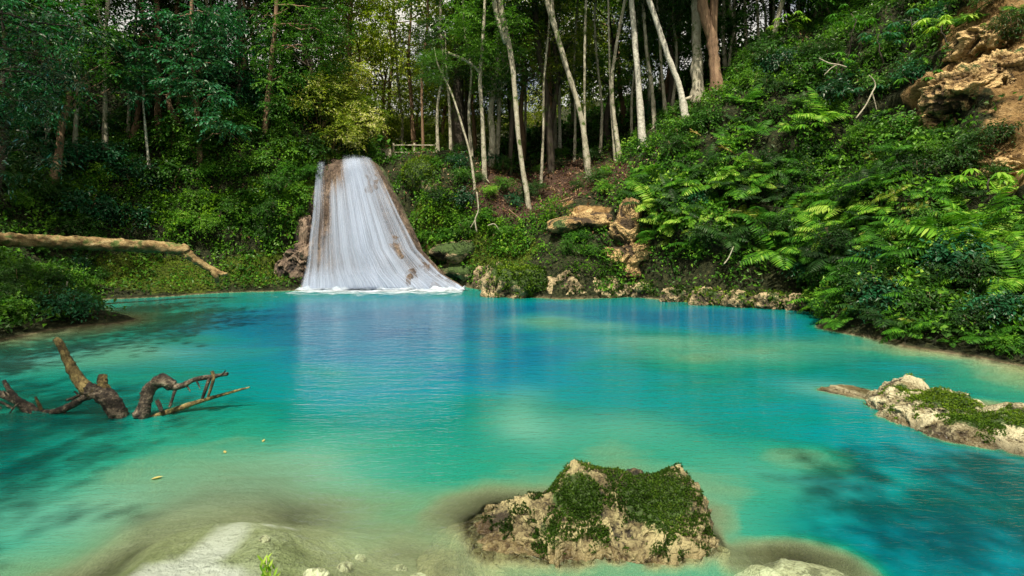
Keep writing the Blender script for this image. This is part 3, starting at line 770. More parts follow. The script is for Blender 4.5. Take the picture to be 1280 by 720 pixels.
# finer angular spacing inside the view
va = np.radians(np.r_[np.linspace(38, 142, 460), np.linspace(146, 394, 60)])
R_, A_ = np.meshgrid(rr, va, indexing='ij'); R_, A_ = R_.ravel(), A_.ravel()
WX, WY = R_ * np.cos(A_), R_ * np.sin(A_)
wz = np.zeros_like(WX)
keep = (WY < 24.5) & (WX > -16) & (WX < 12)
bv = []
for Vs, Fs in SOLIDS: bv.append(BVHTree.FromPolygons([tuple(v) for v in Vs], np.asarray(Fs).tolist()))
gz = np.zeros(len(WX)) - .0
down = Vector((0, 0, -1))
SB = [(t, s[0].min(0), s[0].max(0)) for t, s in zip(bv, SOLIDS)]
for i in range(len(WX)):
    if not keep[i]: continue
    x, y = WX[i], WY[i]
    r = TERR.ray_cast(Vector((x, y, 0.02)), down, 9)
    z = r[0].z if r[0] is not None else 0.02
    for t, lo, hi in SB:
        if lo[0] <= x <= hi[0] and lo[1] <= y <= hi[1] and lo[2] < 0:
            r = t.ray_cast(Vector((x, y, 0.02)), down, 9)
            if r[0] is not None: z = max(z, r[0].z)
    gz[i] = z
depth = np.clip(-gz, 0, 6).reshape(nr, len(va))
raw_ = depth.copy()
for it_ in range(17):
    if it_ == 14: depth = np.maximum(depth, raw_)
    dd_ = depth.copy(); dd_[1:-1] = (depth[1:-1] * 2 + depth[:-2] + depth[2:]) / 4
    dd_[:, 1:-1] = (dd_[:, 1:-1] * 2 + dd_[:, :-2] + dd_[:, 2:]) / 4
    depth = np.where(depth < .02, depth, dd_)
depth = depth.ravel()
DAPPLE_SILT = [((655, 525), (.35, 1.1), .55), ((680, 402), (1.0, .9), .45), ((750, 408), (.7, .5), .35), ((825, 427), (1.3, .8), .55), ((930, 443), (1.4, .5), .5), ((1010, 430), (1.2, .6), .35), ((150, 440), (1.5, .9), .55), ((60, 455), (1.2, .6), .3), ((60, 650), (.6, .5), .35),  # pale patches: dappled sun painted into the water colour, partly shoal silt
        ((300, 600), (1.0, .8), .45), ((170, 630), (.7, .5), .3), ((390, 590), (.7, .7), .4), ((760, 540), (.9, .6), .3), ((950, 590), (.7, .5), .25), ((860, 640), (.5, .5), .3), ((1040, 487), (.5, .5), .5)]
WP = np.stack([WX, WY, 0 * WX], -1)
dapple_silt = np.zeros(len(WX)); swob = fbm(WP, .9, 3, 95) * .45
for c_, r_, k_ in DAPPLE_SILT:
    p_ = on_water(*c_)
    dapple_silt = dapple_silt + k_ * np.exp(-((WX - p_.x) / r_[0] + swob) ** 2 - ((WY - p_.y) / r_[1] + swob) ** 2)
dapple_silt = np.clip(dapple_silt * .6, 0, .5)
def water_mat():
    m = mat('pool_water'); q = N(m)
    o = q.n('ShaderNodeNewGeometry').outputs[0]
    dep = q.attr('depth')
    # suspended limestone silt drifts in soft clouds
    cl = q.noise(q.scaled(o, (.55, .8, 1)), 1.0, 3, .5, .6)
    st = q.noise(q.scaled(o, (.7, 3.2, 1)), 1.6, 4, .6, .8)
    d2 = q.m('ADD', dep, q.m('MULTIPLY', q.m('SUBTRACT', cl, .5), q.m('MULTIPLY', dep, 1.1)))
    d2 = q.m('ADD', d2, q.m('MULTIPLY', q.m('SUBTRACT', st, .5), q.m('MULTIPLY', dep, .45)))
    d2 = q.m('MAXIMUM', q.m('SUBTRACT', d2, .10), 0.0)
    # Beer-Lambert: how much silt the eye meets before the bed
    al = q.m('SUBTRACT', 1.0, q.m('EXPONENT', q.m('MULTIPLY', d2, -2.1)), clamp=True)
    dn = q.m('DIVIDE', d2, 4.5, clamp=True)
    c = q.ramp(dn, [(0.0, (0.48, 0.52, 0.28)), (0.07, (0.15, 0.32, 0.17)), (0.15, (0.008, 0.210, 0.140)), (0.27, (0.0003, 0.140, 0.118)), (0.36, (0.0002, 0.150, 0.150)), (0.50, (0.0002, 0.14, 0.185)), (0.66, (0.0, 0.110, 0.185)), (1.0, (0.0, 0.065, 0.145))])
    sl_ = q.attr('dapple_silt')
    c = q.mix(sl_, c, (0.20, 0.40, 0.30))  # tints the water with the painted sun dapples and silt
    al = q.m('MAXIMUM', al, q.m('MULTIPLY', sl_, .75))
    d = q.n('ShaderNodeBsdfDiffuse', {0: c})
    tr = q.n('ShaderNodeBsdfTransparent', {0: (0.86, 0.97, 0.93, 1)})
    body = q.n('ShaderNodeMixShader', {0: al, 1: tr.outputs[0], 2: d.outputs[0]})
    w1 = q.noise(q.scaled(o, (1.0, 3.0, 1)), 2.2, 4, .55, .3)
    w2 = q.noise(q.scaled(o, (1.0, 2.2, 1)), 9.0, 3, .6, .3)
    h = q.m('ADD', q.m('MULTIPLY', w1, 1.0), q.m('MULTIPLY', w2, .45))
    b = q.n('ShaderNodeBump', {'Strength': q.m('ADD', .32, q.attr('churn')), 'Distance': 0.08, 'Height': h})
    fr = q.n('ShaderNodeFresnel', {0: 1.33, 1: b.outputs[0]})
    g = q.n('ShaderNodeBsdfGlossy', {0: (1, 1, 1, 1), 1: .07, 'Normal': b.outputs[0]})
    q.out(q.n('ShaderNodeMixShader', {0: q.m('MULTIPLY', fr.outputs[0], .8), 1: body.outputs[0], 2: g.outputs[0]}).outputs[0])
    return m
wf = grid_faces(nr, len(va), True)
kf = keep[wf].all(1) & (gz[wf] < 0.019).any(1)
wf = wf[kf][:, ::-1]
used = np.unique(wf); remap = np.zeros(len(WX), int); remap[used] = np.arange(len(used))
water = structure('water', mk_mesh('water', np.stack([WX, WY, wz], -1)[used], [remap[wf]], [water_mat()], True, {'depth': depth[used], 'dapple_silt': dapple_silt[used], 'churn': (1.0 * np.exp(-(np.hypot(np.clip(np.abs(WX + 4.6) - 2.8, 0, 99), np.clip(21.3 - WY, 0, 99)) / 3.5) ** 1.0))[used]}))
#@@VEG
# ------------------------------------------------------------------ labels that count along a row
PENDING = []
def pend(o, phrase, px, py, cat, group):
    o['category'] = cat; o['group'] = group
    PENDING.append((o, phrase, px, py))
ORD = ['first', 'second', 'third', 'fourth', 'fifth', 'sixth', 'seventh', 'eighth', 'ninth', 'tenth', 'eleventh', 'twelfth', 'thirteenth', 'fourteenth', 'fifteenth', 'sixteenth', 'seventeenth', 'eighteenth', 'nineteenth', 'twentieth']
def ordinal(k):
    return ORD[k] if k < 20 else ['twenty', 'thirty', 'forty', 'fifty'][k // 10 - 2] + ('-' + ORD[k % 10 - 1] if k % 10 else 'th')
def settle():
    by = {}
    for p in PENDING: by.setdefault(p[1], []).append(p)
    for ph, L in by.items():
        L.sort(key=lambda t: abs(t[2] - 480))
        for k, (o, _, px, py) in enumerate(L):
            o['label'] = ph if len(L) == 1 else '%s, %s from the waterfall' % (ph, ordinal(k))

# ------------------------------------------------------------------ foliage builders
def ray_origins(rng, n, c, r, shell=0.35):
    d = unit(rng.normal(0, 1, (n, 3)))
    t = (shell + (1 - shell) * rng.random(n)) ** .6
    return np.array(c) + d * t[:, None] * np.array(r), d
def sprays(rng, C, R, n, m, SL, L, W, down=.35, flat=.6, lod=0, lvb=0.0, heave=0.55):
    """n twigs per clump, m leaves per twig; layered, outward growing, drooping at the tips"""
    out = []
    C = np.asarray(C, float); R = np.asarray(R, float)
    if R.ndim == 1: R = np.tile(R[:, None], (1, 3)) if len(R) == len(C) else np.tile(R, (len(C), 1))
    cen = np.repeat(C, n, 0); rad = np.repeat(R, n, 0)
    d = unit(rng.normal(0, 1, (len(cen), 3)) * [1, 1, heave] + [0, 0, .12])
    o = cen + d * rad * (0.25 + .75 * rng.random((len(cen), 1))) * .8
    cl = np.repeat(rng.random(len(C)), n)
    sl = SL * (.6 + .8 * rng.random(len(cen)))
    d[:, 2] -= down * rng.random(len(cen))
    d = unit(d)
    up = unit(np.array([0, 0, 1.0]) + rng.normal(0, .25, d.shape))
    side = unit(np.cross(d, up))
    tt = (np.arange(m) + .4) / m
    P, D, Nn, A, SC = [], [], [], [], []
    for k, t in enumerate(tt):
        s = 1 if k % 2 else -1
        P.append(o + d * (sl * t)[:, None] - np.array([0, 0, 1]) * (sl * t * t * .25)[:, None])
        D.append(d * (.35 + .5 * t) + side * s * (1 - .5 * t) + rng.normal(0, .18, d.shape) - [0, 0, .25])
        Nn.append(up + rng.normal(0, .22, d.shape))
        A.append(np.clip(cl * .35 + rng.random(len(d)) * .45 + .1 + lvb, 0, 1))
        SC.append((.65 + .6 * rng.random(len(d))) * (1 - .35 * t))
    P, D, Nn = np.vstack(P), np.vstack(D), np.vstack(Nn)
    A, SC = np.concatenate(A), np.concatenate(SC)
    return leaves(P, D, Nn, L * SC, W * SC, lod, lv=A, rng=rng)
def limb(mb, a, b, r0, r1, rng, sag=.15, n=5):
    a, b = Vector(a), Vector(b)
    L = (b - a).length
    pts = [a.lerp(b, k / n) + Vector(rng.normal(0, L * .035, 3)) * (1 if 0 < k < n else 0) + Vector((0, 0, -sag * L * math.sin(math.pi * k / n) * .3)) for k in range(n + 1)]
    V, Fs = tube(pts, [r0 + (r1 - r0) * k / n for k in range(n + 1)], 6)
    mb.add(V, Fs)

def crown_mesh(name, seed, rx, rz, nc, n, m, L, W, material, cr=.9, lean=(0, 0), SL=.55, hollow=.45):
    rng = np.random.default_rng(seed)
    c, d = ray_origins(rng, nc, (lean[0], lean[1], 0), (rx, rx, rz), hollow)
    keepc = fbm(c, .35, 2, seed) > -.35
    c = c[keepc]
    R = np.stack([cr * (.6 + .7 * rng.random(len(c)))] * 3, -1) * [1, 1, .6]
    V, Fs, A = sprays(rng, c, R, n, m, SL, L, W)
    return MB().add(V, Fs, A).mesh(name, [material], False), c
# ------------------------------------------------------------------ ferns
def frond(rng, base, az, el, Ln, npin=18, wid=.30, droop=.9, lvb=0.0):
    """arching frond: rachis with pairs of feathery pinnae"""
    t = np.linspace(0, 1, npin)
    h = np.array([math.cos(az), math.sin(az), 0])
    ang = el - droop * t * 1.25
    step = Ln / npin
    pts = np.array(base) + np.cumsum(h * np.cos(ang)[:, None] * step + np.array([0, 0, 1]) * np.sin(ang)[:, None] * step, 0)
    tang = h * np.cos(ang)[:, None] + np.array([0, 0, 1]) * np.sin(ang)[:, None]
    side = np.array([-h[1], h[0], 0.0])
    nrm = np.cross(tang, side) * -1
    nrm = np.where(nrm[:, 2:3] < 0, -nrm, nrm)
    pl = wid * Ln * (np.sin(np.pi * (t * .82 + .16)) ** .8) + .02
    P, D, Nn, LL, WW = [], [], [], [], []
    for s in (-1, 1):
        sel = slice(2, None)
        dd = side * s + tang * .45 - np.array([0, 0, .22]) + rng.normal(0, .06, tang.shape)
        P.append(pts[sel]); D.append(dd[sel]); Nn.append((nrm + rng.normal(0, .12, nrm.shape))[sel]); LL.append(pl[sel]); WW.append(np.full(npin - 2, step * .78))
    P, D, Nn, LL, WW = map(np.concatenate, (P, D, Nn, LL, WW))
    lv = np.clip(np.full(len(P), .45 + lvb) + rng.normal(0, .14, len(P)) + .15 * rng.random(), 0, 1)
    V, Fs, A = leaves(P, D, Nn, LL, WW, 1, .10, .18, lv=lv, rng=rng)
    mb = [(V, Fs, A)]
    V2, F2 = tube([Vector(base)] + [Vector(p) for p in pts[::3]], [.008] + [.006] * len(pts[::3]), 4)
    mb.append((V2, F2, np.full(len(V2), .5)))
    return mb
def fern_mesh(seed, nf=9, Ln=.85, el=.9, material=None):
    rng = np.random.default_rng(seed)
    mb = MB()
    for k in range(nf):
        az = 2 * math.pi * k / nf + rng.normal(0, .25)
        for q in frond(rng, (0, 0, .05), az, el + rng.normal(0, .18), Ln * (.75 + .45 * rng.random()), 17, .27, .85 + .2 * rng.random(), lvb=rng.normal(0, .12)): mb.add(*q)
    return mb.mesh('fern_fronds', [material or L_FERN], False)
FERNS = [fern_mesh(100 + k, 8 + k % 3, .72 + .07 * k) for k in range(6)]
SUNFERNS = [fern_mesh(130 + k, 6 + k, .65, .7, L_SUN) for k in range(2)]
DARKFERNS = [fern_mesh(140 + k, 9, 1.0, 1.05, L_DARK) for k in range(2)]
# ------------------------------------------------------------------ shrubs: foliage + stem
def shrub_protos(seed, r, h, nc, n, m, L, W, material, lod=0):
    rng = np.random.default_rng(seed)
    c, _ = ray_origins(rng, nc, (0, 0, h * .55), (r * .8, r * .8, h * .42), .3)
    R = np.stack([r * .35 * (.6 + .8 * rng.random(len(c)))] * 3, -1) * [1, 1, .7]
    V, Fs, A = sprays(rng, c, R, n, m, L * 3.0, L, W, lod=lod)
    fol = MB().add(V, Fs, A).mesh('foliage', [material], False)
    mb = MB()
    for k in range(min(7, nc)):
        limb(mb, (0, 0, -.1), c[k], .018, .006, rng, 0, 4)
    return fol, mb.mesh('stem', [B_BROWN])
SHR = {
    'small': [shrub_protos(200 + k, .55, .7, 16, 16, 7, .075, .04, L_MID) for k in range(4)],
    'broad': [shrub_protos(220 + k, .65, .8, 12, 10, 6, .15, .085, L_MID, 1) for k in range(4)],
    'dark': [shrub_protos(240 + k, .7, .9, 14, 12, 7, .13, .06, L_DARK) for k in range(3)],
    'teal': [shrub_protos(260 + k, .7, .9, 12, 10, 6, .17, .085, L_TEAL, 1) for k in range(3)],
    'sunny': [shrub_protos(270 + k, 1.5, 2.6, 26, 12, 7, .17, .09, L_SUN) for k in range(3)],
    'bright': [shrub_protos(280 + k, .5, .55, 14, 14, 7, .085, .045, L_FERN) for k in range(3)],
}
WORDS = {'small': 'fine-leaved mid green bush', 'broad': 'broad-leaved green bush', 'dark': 'dark green shadowy bush', 'teal': 'glossy blue-green bush', 'sunny': 'sunlit yellow-green tall bush', 'bright': 'fresh bright green bush'}
placed = []
def scatter(region, count, mind, seed, tries=40):
    """points on the ground inside a patch of the photograph (px0,py0,px1,py1)"""
    rg = random.Random(seed); out = []
    for _ in range(count * tries):
        if len(out) >= count: break
        px, py = rg.uniform(region[0], region[2]), rg.uniform(region[1], region[3])
        p, n = hit(px, py)
        if p is None or p.z < .12: continue
        if any((p - q[0]).length < mind for q in out + placed): continue
        out.append((p, n, px, py))
    placed.extend(out)
    return out
def put_shrub(kind, p, n, px, py, where, s=1.0, rg=random):
    fol, st = rg.choice(SHR[kind])
    o = thing('bush', None, None, p, rg.uniform(0, 6.28))
    tilt = Vector((n.x, n.y, 0)) * .45
    o.rotation_euler = (Vector((0, 0, 1)) + tilt).to_track_quat('Z', 'Y').to_matrix().to_euler()
    o.rotation_euler.rotate_axis('Z', rg.uniform(0, 6.28))
    o.scale = (s, s, s)
    link('foliage', fol, o); link('stem', st, o)
    pend(o, WORDS[kind] + ' ' + where, px, py, 'bush', 'bushes growing ' + where)
def put_fern(p, n, px, py, where, s=1.0, rg=random, lookw='feathery green fern', mesh=None):
    o = link('fern', mesh or rg.choice(FERNS))
    o.location = p
    q = (Vector((0, 0, 1)) + Vector((n.x, n.y, 0)) * .55).to_track_quat('Z', 'Y').to_euler()
    q.rotate_axis('Z', rg.uniform(0, 6.28)) if hasattr(q, 'rotate_axis') else None
    o.rotation_euler = q
    o.scale = (s, s, s)
    pend(o, lookw + ' ' + where, px, py, 'fern', 'ferns ' + where)

rgF = random.Random(5)

def palmate_leaf(rng, mb, base, tip, nl=9, L=.34, W=.09):
    V, Fs = tube([base, (Vector(base) + Vector(tip)) / 2 + Vector((0, 0, .05)), tip], [.008, .007, .006], 4)
    mb.add(V, Fs, np.full(len(V), .6))
    out = (Vector(tip) - Vector(base)); out.z = 0
    a0 = math.atan2(out.y, out.x)
    an = a0 + np.linspace(-2.5, 2.5, nl)
    D = np.stack([np.cos(an), np.sin(an), np.full(nl, -.35)], -1) + rng.normal(0, .05, (nl, 3))
    sc = 1 - .35 * (np.abs(np.linspace(-1, 1, nl)))
    V, Fs, A = leaves(np.tile(list(tip), (nl, 1)), D, np.tile([0, 0, 1.0], (nl, 1)), L * sc, W * sc, 1, .12, .3, lv=np.clip(rng.normal(.6, .15, nl), 0, 1), rng=rng)
    mb.add(V, Fs, A)
def palmate_plant(seed, h=1.4, nleaf=9, material=None, L=.34):
    rng = np.random.default_rng(seed); mb = MB()
    for k in range(nleaf):
        az = k * 2.4 + rng.normal(0, .2); r = .35 + .3 * rng.random()
        b = (0, 0, h * (.7 + .3 * rng.random()))
        palmate_leaf(rng, mb, b, (math.cos(az) * r, math.sin(az) * r, b[2] + .3 * rng.random()), 9, L * (.8 + .4 * rng.random()))
    st = MB(); limb(st, (0, 0, -.1), (rng.normal(0, .05), rng.normal(0, .05), h), .03, .015, rng, 0, 6)
    return mb.mesh('foliage', [material or L_FERN], False), st.mesh('stem', [B_DARK])
for k, (px, py, hh, lab, mt) in enumerate([(1062, 78, 1.7, 'tall umbrella-leaved plant standing highest on the fern slope', L_FERN), (1100, 92, 1.3, 'umbrella-leaved plant with drooping fingers on the upper slope', L_TEAL),
        (1045, 110, 1.0, 'small palmate plant above the pale bare twigs', L_FERN), (1150, 135, .9, 'palmate plant at the edge of the ochre cliff', L_FERN), (1075, 150, 1.0, 'palmate plant growing behind the pale forked twig', L_TEAL),
        (1182, 60, .8, 'hanging palmate plant above the ochre cliff', L_FERN), (1140, 60, 1.0, 'shaded palmate plant on the slope over the ochre cliff', L_TEAL), (985, 62, 1.2, 'umbrella-leaved plant among the thin trunks on the slope top', L_FERN),
        (1235, 262, .7, 'broad-leaved palmate plant under the ochre cliff', L_FERN), (1008, 190, .8, 'palmate plant rising out of the fern bank', L_FERN)]):
    p, n = hit(px, py)
    if p is None: continue
    f, s_ = palmate_plant(300 + k, hh, 9, mt)
    o = thing('palmate_plant', lab, 'plant', p, 0, 'palmate plants on the fern slope')
    link('foliage', f, o); link('stem', s_, o)
    placed.append((p, n, px, py))
for k, (px, py, s_, lab) in enumerate([(1215, 112, 1.0, 'craggy sunlit ochre outcrop in the middle of the bare cliff'), (1268, 92, 1.1, 'ochre outcrop where the bare cliff meets the frame edge'), (1262, 208, .7, 'small ochre outcrop low under the shady creeper'), (1245, 45, .9, 'brownish outcrop highest on the bare cliff'), (1185, 150, .6, 'low ochre outcrop at the foot of the bare cliff')]):
    p, n = hit(px, py)
    if p is None: continue
    me, P_, F_, m_ = rock_mesh('cliff_rock', [((0, .25, 0), (.9 * s_, .5, .55 * s_)), ((.5 * s_, .3, .3 * s_), (.5 * s_, .4, .4 * s_)), ((-.4 * s_, .3, -.25 * s_), (.6 * s_, .4, .35 * s_))], R_CLAY, level=6, seed=700 + k, amp=.26 * s_, freq=1.5 / s_, rid=1.1, mosslist=[((0, 0, .6 * s_), (1, 1, .2), .6)])
    o = link('cliff_rock', me); o.location = p + Vector((0, .1, 0)); tag(o, lab, 'rock')
    o.rotation_euler = (0, 0, -.5)
# yellowed dead fronds
yf = fern_mesh(150, 5, .55, .7, L_DEAD)
for px, py, s_, lab in [(908, 196, .7, 'withered yellow fern hanging on the bank'), (872, 172, .5, 'small straw coloured fern below the thick brown trunk')]:
    p, n = hit(px, py)
    o = link('withered_fern', yf); o.location = p + n * .25; o.scale = (s_,) * 3; o.rotation_euler = (0.6, 0, 1.0)
    tag(o, lab, 'fern')
# ferns on the bank
for reg, cnt, md, where, s0, s1 in [
    ((805, 215, 930, 312), 34, .42, 'on the bank above the brown boulder', .75, 1.05),
    ((930, 205, 1020, 320), 30, .42, 'amid the fern bank', .75, 1.1),
    ((1015, 235, 1120, 350), 36, .42, 'on the bulging bank above the water', .7, 1.05),
    ((1025, 350, 1125, 415), 20, .40, 'low on the bulging bank', .5, .75),
    ((1120, 240, 1280, 340), 34, .42, 'under the ochre cliff', .6, .95),
    ((1125, 340, 1280, 435), 34, .38, 'near the water behind the pale outcrop', .45, .75),
    ((900, 120, 1140, 205), 14, .8, 'high on the fern slope', .7, 1.0),
    ((1170, 10, 1280, 60), 6, .6, 'hanging over the ochre cliff', .5, .7)]:
    for p, n, px, py in scatter(reg, cnt, md, int(reg[0] + reg[1])):
        kk = rgF.random()
        if kk < .10: put_fern(p, n, px, py, where, rgF.uniform(s0, s1) * .9, rgF, 'yellowing fern', rgF.choice(SUNFERNS))
        elif kk < .26: put_fern(p, n, px, py, where, rgF.uniform(s0, s1), rgF, 'dark glossy fern', rgF.choice(DARKFERNS))
        elif kk < .40: put_shrub(rgF.choice(('broad', 'dark', 'teal')), p, n, px, py, where, rgF.uniform(.5, .9), rgF)
        else: put_fern(p, n, px, py, where, rgF.uniform(s0 * .75, s1 * 1.25), rgF)
# bushes
for reg, cnt, md, kinds, where, s0, s1 in [
    ((90, 165, 230, 300), 14, .9, ('small', 'bright', 'broad', 'teal'), 'above the fallen log', .8, 1.3),
    ((225, 120, 395, 200), 13, .8, ('small', 'broad', 'bright'), 'crowning the green wall', 1.2, 1.8),
    ((230, 170, 390, 300), 18, .8, ('small', 'bright', 'small', 'broad'), 'on the green wall', .8, 1.3),
    ((0, 150, 95, 262), 12, .8, ('dark', 'teal', 'small'), 'on the shady log slope', .8, 1.2),
    ((0, 335, 125, 395), 16, .45, ('small', 'broad', 'teal', 'dark'), 'between the fallen log and the water', .45, .7),
    ((545, 190, 775, 262), 16, .8, ('dark', 'small', 'dark', 'teal'), 'on the litter slope', .5, .9),
    ((525, 195, 640, 300), 14, .7, ('small', 'bright', 'bright'), 'on the waterfall buttress', .7, 1.1),
    ((680, 285, 780, 322), 7, .5, ('small', 'bright'), 'around the rounded mossy rock', .4, .7),
    ((690, 215, 800, 262), 6, .7, ('bright', 'small'), 'above the ochre ledge', .5, .8),
    ((800, 145, 930, 215), 12, .7, ('small', 'broad', 'teal', 'bright'), 'under the whitish trunks', .7, 1.1),
    ((930, 70, 1140, 200), 22, .8, ('small', 'teal', 'broad', 'dark'), 'high over the ferns', .7, 1.15),
    ((1120, 180, 1240, 260), 9, .6, ('dark', 'small'), 'shaded by the ochre cliff', .6, .9),
    ((1140, 0, 1280, 50), 8, .7, ('dark', 'small', 'teal'), 'above the ochre cliff', .6, .9),
    ((1130, 380, 1280, 440), 10, .4, ('small', 'bright', 'broad'), 'behind the pale outcrop', .35, .55),
    ((555, 120, 780, 200), 12, 1.3, ('dark', 'dark', 'teal'), 'on the dim forest floor', .8, 1.4),
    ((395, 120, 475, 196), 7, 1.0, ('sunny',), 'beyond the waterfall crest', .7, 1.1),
    ((330, 90, 440, 190), 12, .9, ('dark', 'small'), 'hanging over the waterfall rock', .9, 1.4)]:
    rg = random.Random(cnt * 7 + int(reg[0]))
    for p, n, px, py in scatter(reg, cnt, md, int(reg[0] * 3 + reg[1])):
        put_shrub(rg.choice(kinds), p, n, px, py, where, rg.uniform(s0, s1), rg)

# ------------------------------------------------------------------ creeping ground cover (nobody could count it)
ok = (TV[TF[:, 0], 0] > -19) & (TV[TF[:, 0], 0] < 18) & (TV[TF[:, 0], 1] < 30) & (TV[TF[:, 0], 1] > 8.5) & (DS[TF].min(1) > .05)
VF = TF[ok]
def w_cover(c, n):
    cx, cy_ = pix(c)
    w = np.ones(len(c))
    w *= 1 - np.clip(mask(c, CLAYS) * 2.2 - .9 * np.clip(fbm(c, 1.1, 3, 19), 0, 1), 0, 1)
    w *= 1 - .93 * np.clip(mask(c, LITTERS) * 2.0, 0, 1)
    # the undercut below the ferns and the recess beneath the log stay bare
    under_ = (cx > 800) & (cx < 1025) & (c[:, 2] < 1.3 + .3 * fbm(c, 1, 2, 4))
    w *= np.where(under_, .35, 1)
    w *= np.where((cx > 120) & (cx < 380) & (c[:, 2] < 1.1), .45, 1)
    w *= sstep(.0, .25, c[:, 2])
    w *= np.where((cx > 598) & (cx < 745) & (cy_ > 318), .12, 1)
    w *= .10 + 1.15 * sstep(-.30, .20, fbm(c, 1.1, 3, 77))
    back = (c[:, 1] > 25) & (cx > 500)
    w *= np.where(back, .25, 1)
    return w
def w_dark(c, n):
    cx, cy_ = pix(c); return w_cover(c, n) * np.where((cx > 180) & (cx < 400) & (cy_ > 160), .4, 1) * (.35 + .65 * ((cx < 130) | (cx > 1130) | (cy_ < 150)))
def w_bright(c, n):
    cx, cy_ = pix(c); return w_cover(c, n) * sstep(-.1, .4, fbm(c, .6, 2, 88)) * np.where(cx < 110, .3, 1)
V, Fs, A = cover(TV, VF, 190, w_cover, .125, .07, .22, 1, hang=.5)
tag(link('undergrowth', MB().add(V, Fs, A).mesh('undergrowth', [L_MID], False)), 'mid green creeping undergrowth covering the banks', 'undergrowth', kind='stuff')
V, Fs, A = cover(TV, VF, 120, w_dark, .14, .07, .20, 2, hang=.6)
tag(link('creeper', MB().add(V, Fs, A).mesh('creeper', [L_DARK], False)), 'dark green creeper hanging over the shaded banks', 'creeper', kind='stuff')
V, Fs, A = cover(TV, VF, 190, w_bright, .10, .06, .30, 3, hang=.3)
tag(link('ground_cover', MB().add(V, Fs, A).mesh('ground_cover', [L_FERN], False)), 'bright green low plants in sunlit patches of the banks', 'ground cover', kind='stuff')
okf = (TV[TF[:, 0], 1] > 28) & (TV[TF[:, 0], 1] < 62) & (np.abs(TV[TF[:, 0], 0]) < 40)
V, Fs, A = cover(TV, TF[okf], 16, lambda c, n: 1 - .9 * np.clip(mask(c, LITTERS) * 2, 0, 1), .32, .2, .5, 6, hang=.3)
tag(link('forest_floor_plants', MB().add(V, Fs, A).mesh('forest_floor_plants', [L_MID], False)), 'leafy low growth on the forest floor far behind the trunks', 'undergrowth', kind='stuff')
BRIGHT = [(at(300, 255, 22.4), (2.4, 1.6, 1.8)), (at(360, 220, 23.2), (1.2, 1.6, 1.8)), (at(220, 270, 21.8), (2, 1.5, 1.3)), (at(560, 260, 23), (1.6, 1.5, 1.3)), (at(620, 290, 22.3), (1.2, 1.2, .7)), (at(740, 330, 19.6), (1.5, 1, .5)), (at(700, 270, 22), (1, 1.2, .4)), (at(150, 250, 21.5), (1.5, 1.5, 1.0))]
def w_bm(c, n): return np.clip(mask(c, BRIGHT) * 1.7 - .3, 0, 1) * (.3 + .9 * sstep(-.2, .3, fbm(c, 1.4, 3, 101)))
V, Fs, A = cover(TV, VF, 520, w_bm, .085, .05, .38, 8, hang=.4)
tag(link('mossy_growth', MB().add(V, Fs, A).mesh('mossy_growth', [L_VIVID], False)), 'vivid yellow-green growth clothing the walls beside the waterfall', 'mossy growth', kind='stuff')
def w_moss(c, n): return np.clip(mask(c, MOSSES) * 1.6 - .3, 0, 1) * (c[:, 2] > .03)
V, Fs, A = cover(TV, VF, 420, w_moss, .06, .035, .05, 4)
tag(link('moss', MB().add(V, Fs, A).mesh('moss', [L_MOSS], False)), 'yellow-green moss on the damp ledges by the waterfall', 'moss', kind='stuff')
def w_lit(c, n): return np.clip(mask(c, LITTERS) * 2, 0, 1) + .15 * (c[:, 1] > 22)
V, Fs, A = cover(TV, VF, 60, w_lit, .13, .06, .03, 5, lean=.1, up=1.0)
L_LIT = leaf_mat('leaf_litter', [(0, (.06, .03, .015)), (.5, (.20, .11, .06)), (1, (.50, .36, .24))], gloss=.02, trans=.1)
tag(link('leaf_litter', MB().add(V, Fs, A).mesh('leaf_litter', [L_LIT], False)), 'dry brown fallen leaves on the forest slope', 'leaf litter', kind='stuff')

# ------------------------------------------------------------------ trees
CROWNS = {}
def crowns(key, material, seeds, **kw):
    CROWNS[key] = [crown_mesh('crown', s, material=material, **kw)[0] for s in seeds]
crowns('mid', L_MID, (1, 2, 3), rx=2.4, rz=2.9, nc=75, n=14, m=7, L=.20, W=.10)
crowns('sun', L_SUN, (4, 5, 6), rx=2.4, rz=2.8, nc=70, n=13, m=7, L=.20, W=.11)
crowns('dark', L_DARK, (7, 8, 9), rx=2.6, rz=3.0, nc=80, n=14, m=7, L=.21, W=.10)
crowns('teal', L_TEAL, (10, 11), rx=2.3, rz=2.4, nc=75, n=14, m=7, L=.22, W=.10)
def branches_mesh(seed, h0, h1, r, material, n=9, spread=2.0):
    rng = np.random.default_rng(seed); mb = MB()
    for k in range(n):
        z = h0 + (h1 - h0) * rng.random(); a = rng.random() * 6.28
        limb(mb, (0, 0, z), (math.cos(a) * spread * (.5 + .5 * rng.random()), math.sin(a) * spread * (.5 + .5 * rng.random()), z + .6 + rng.random() * 1.4), r * .5, .012, rng, 0, 5)
    return mb.mesh('branch', [material])
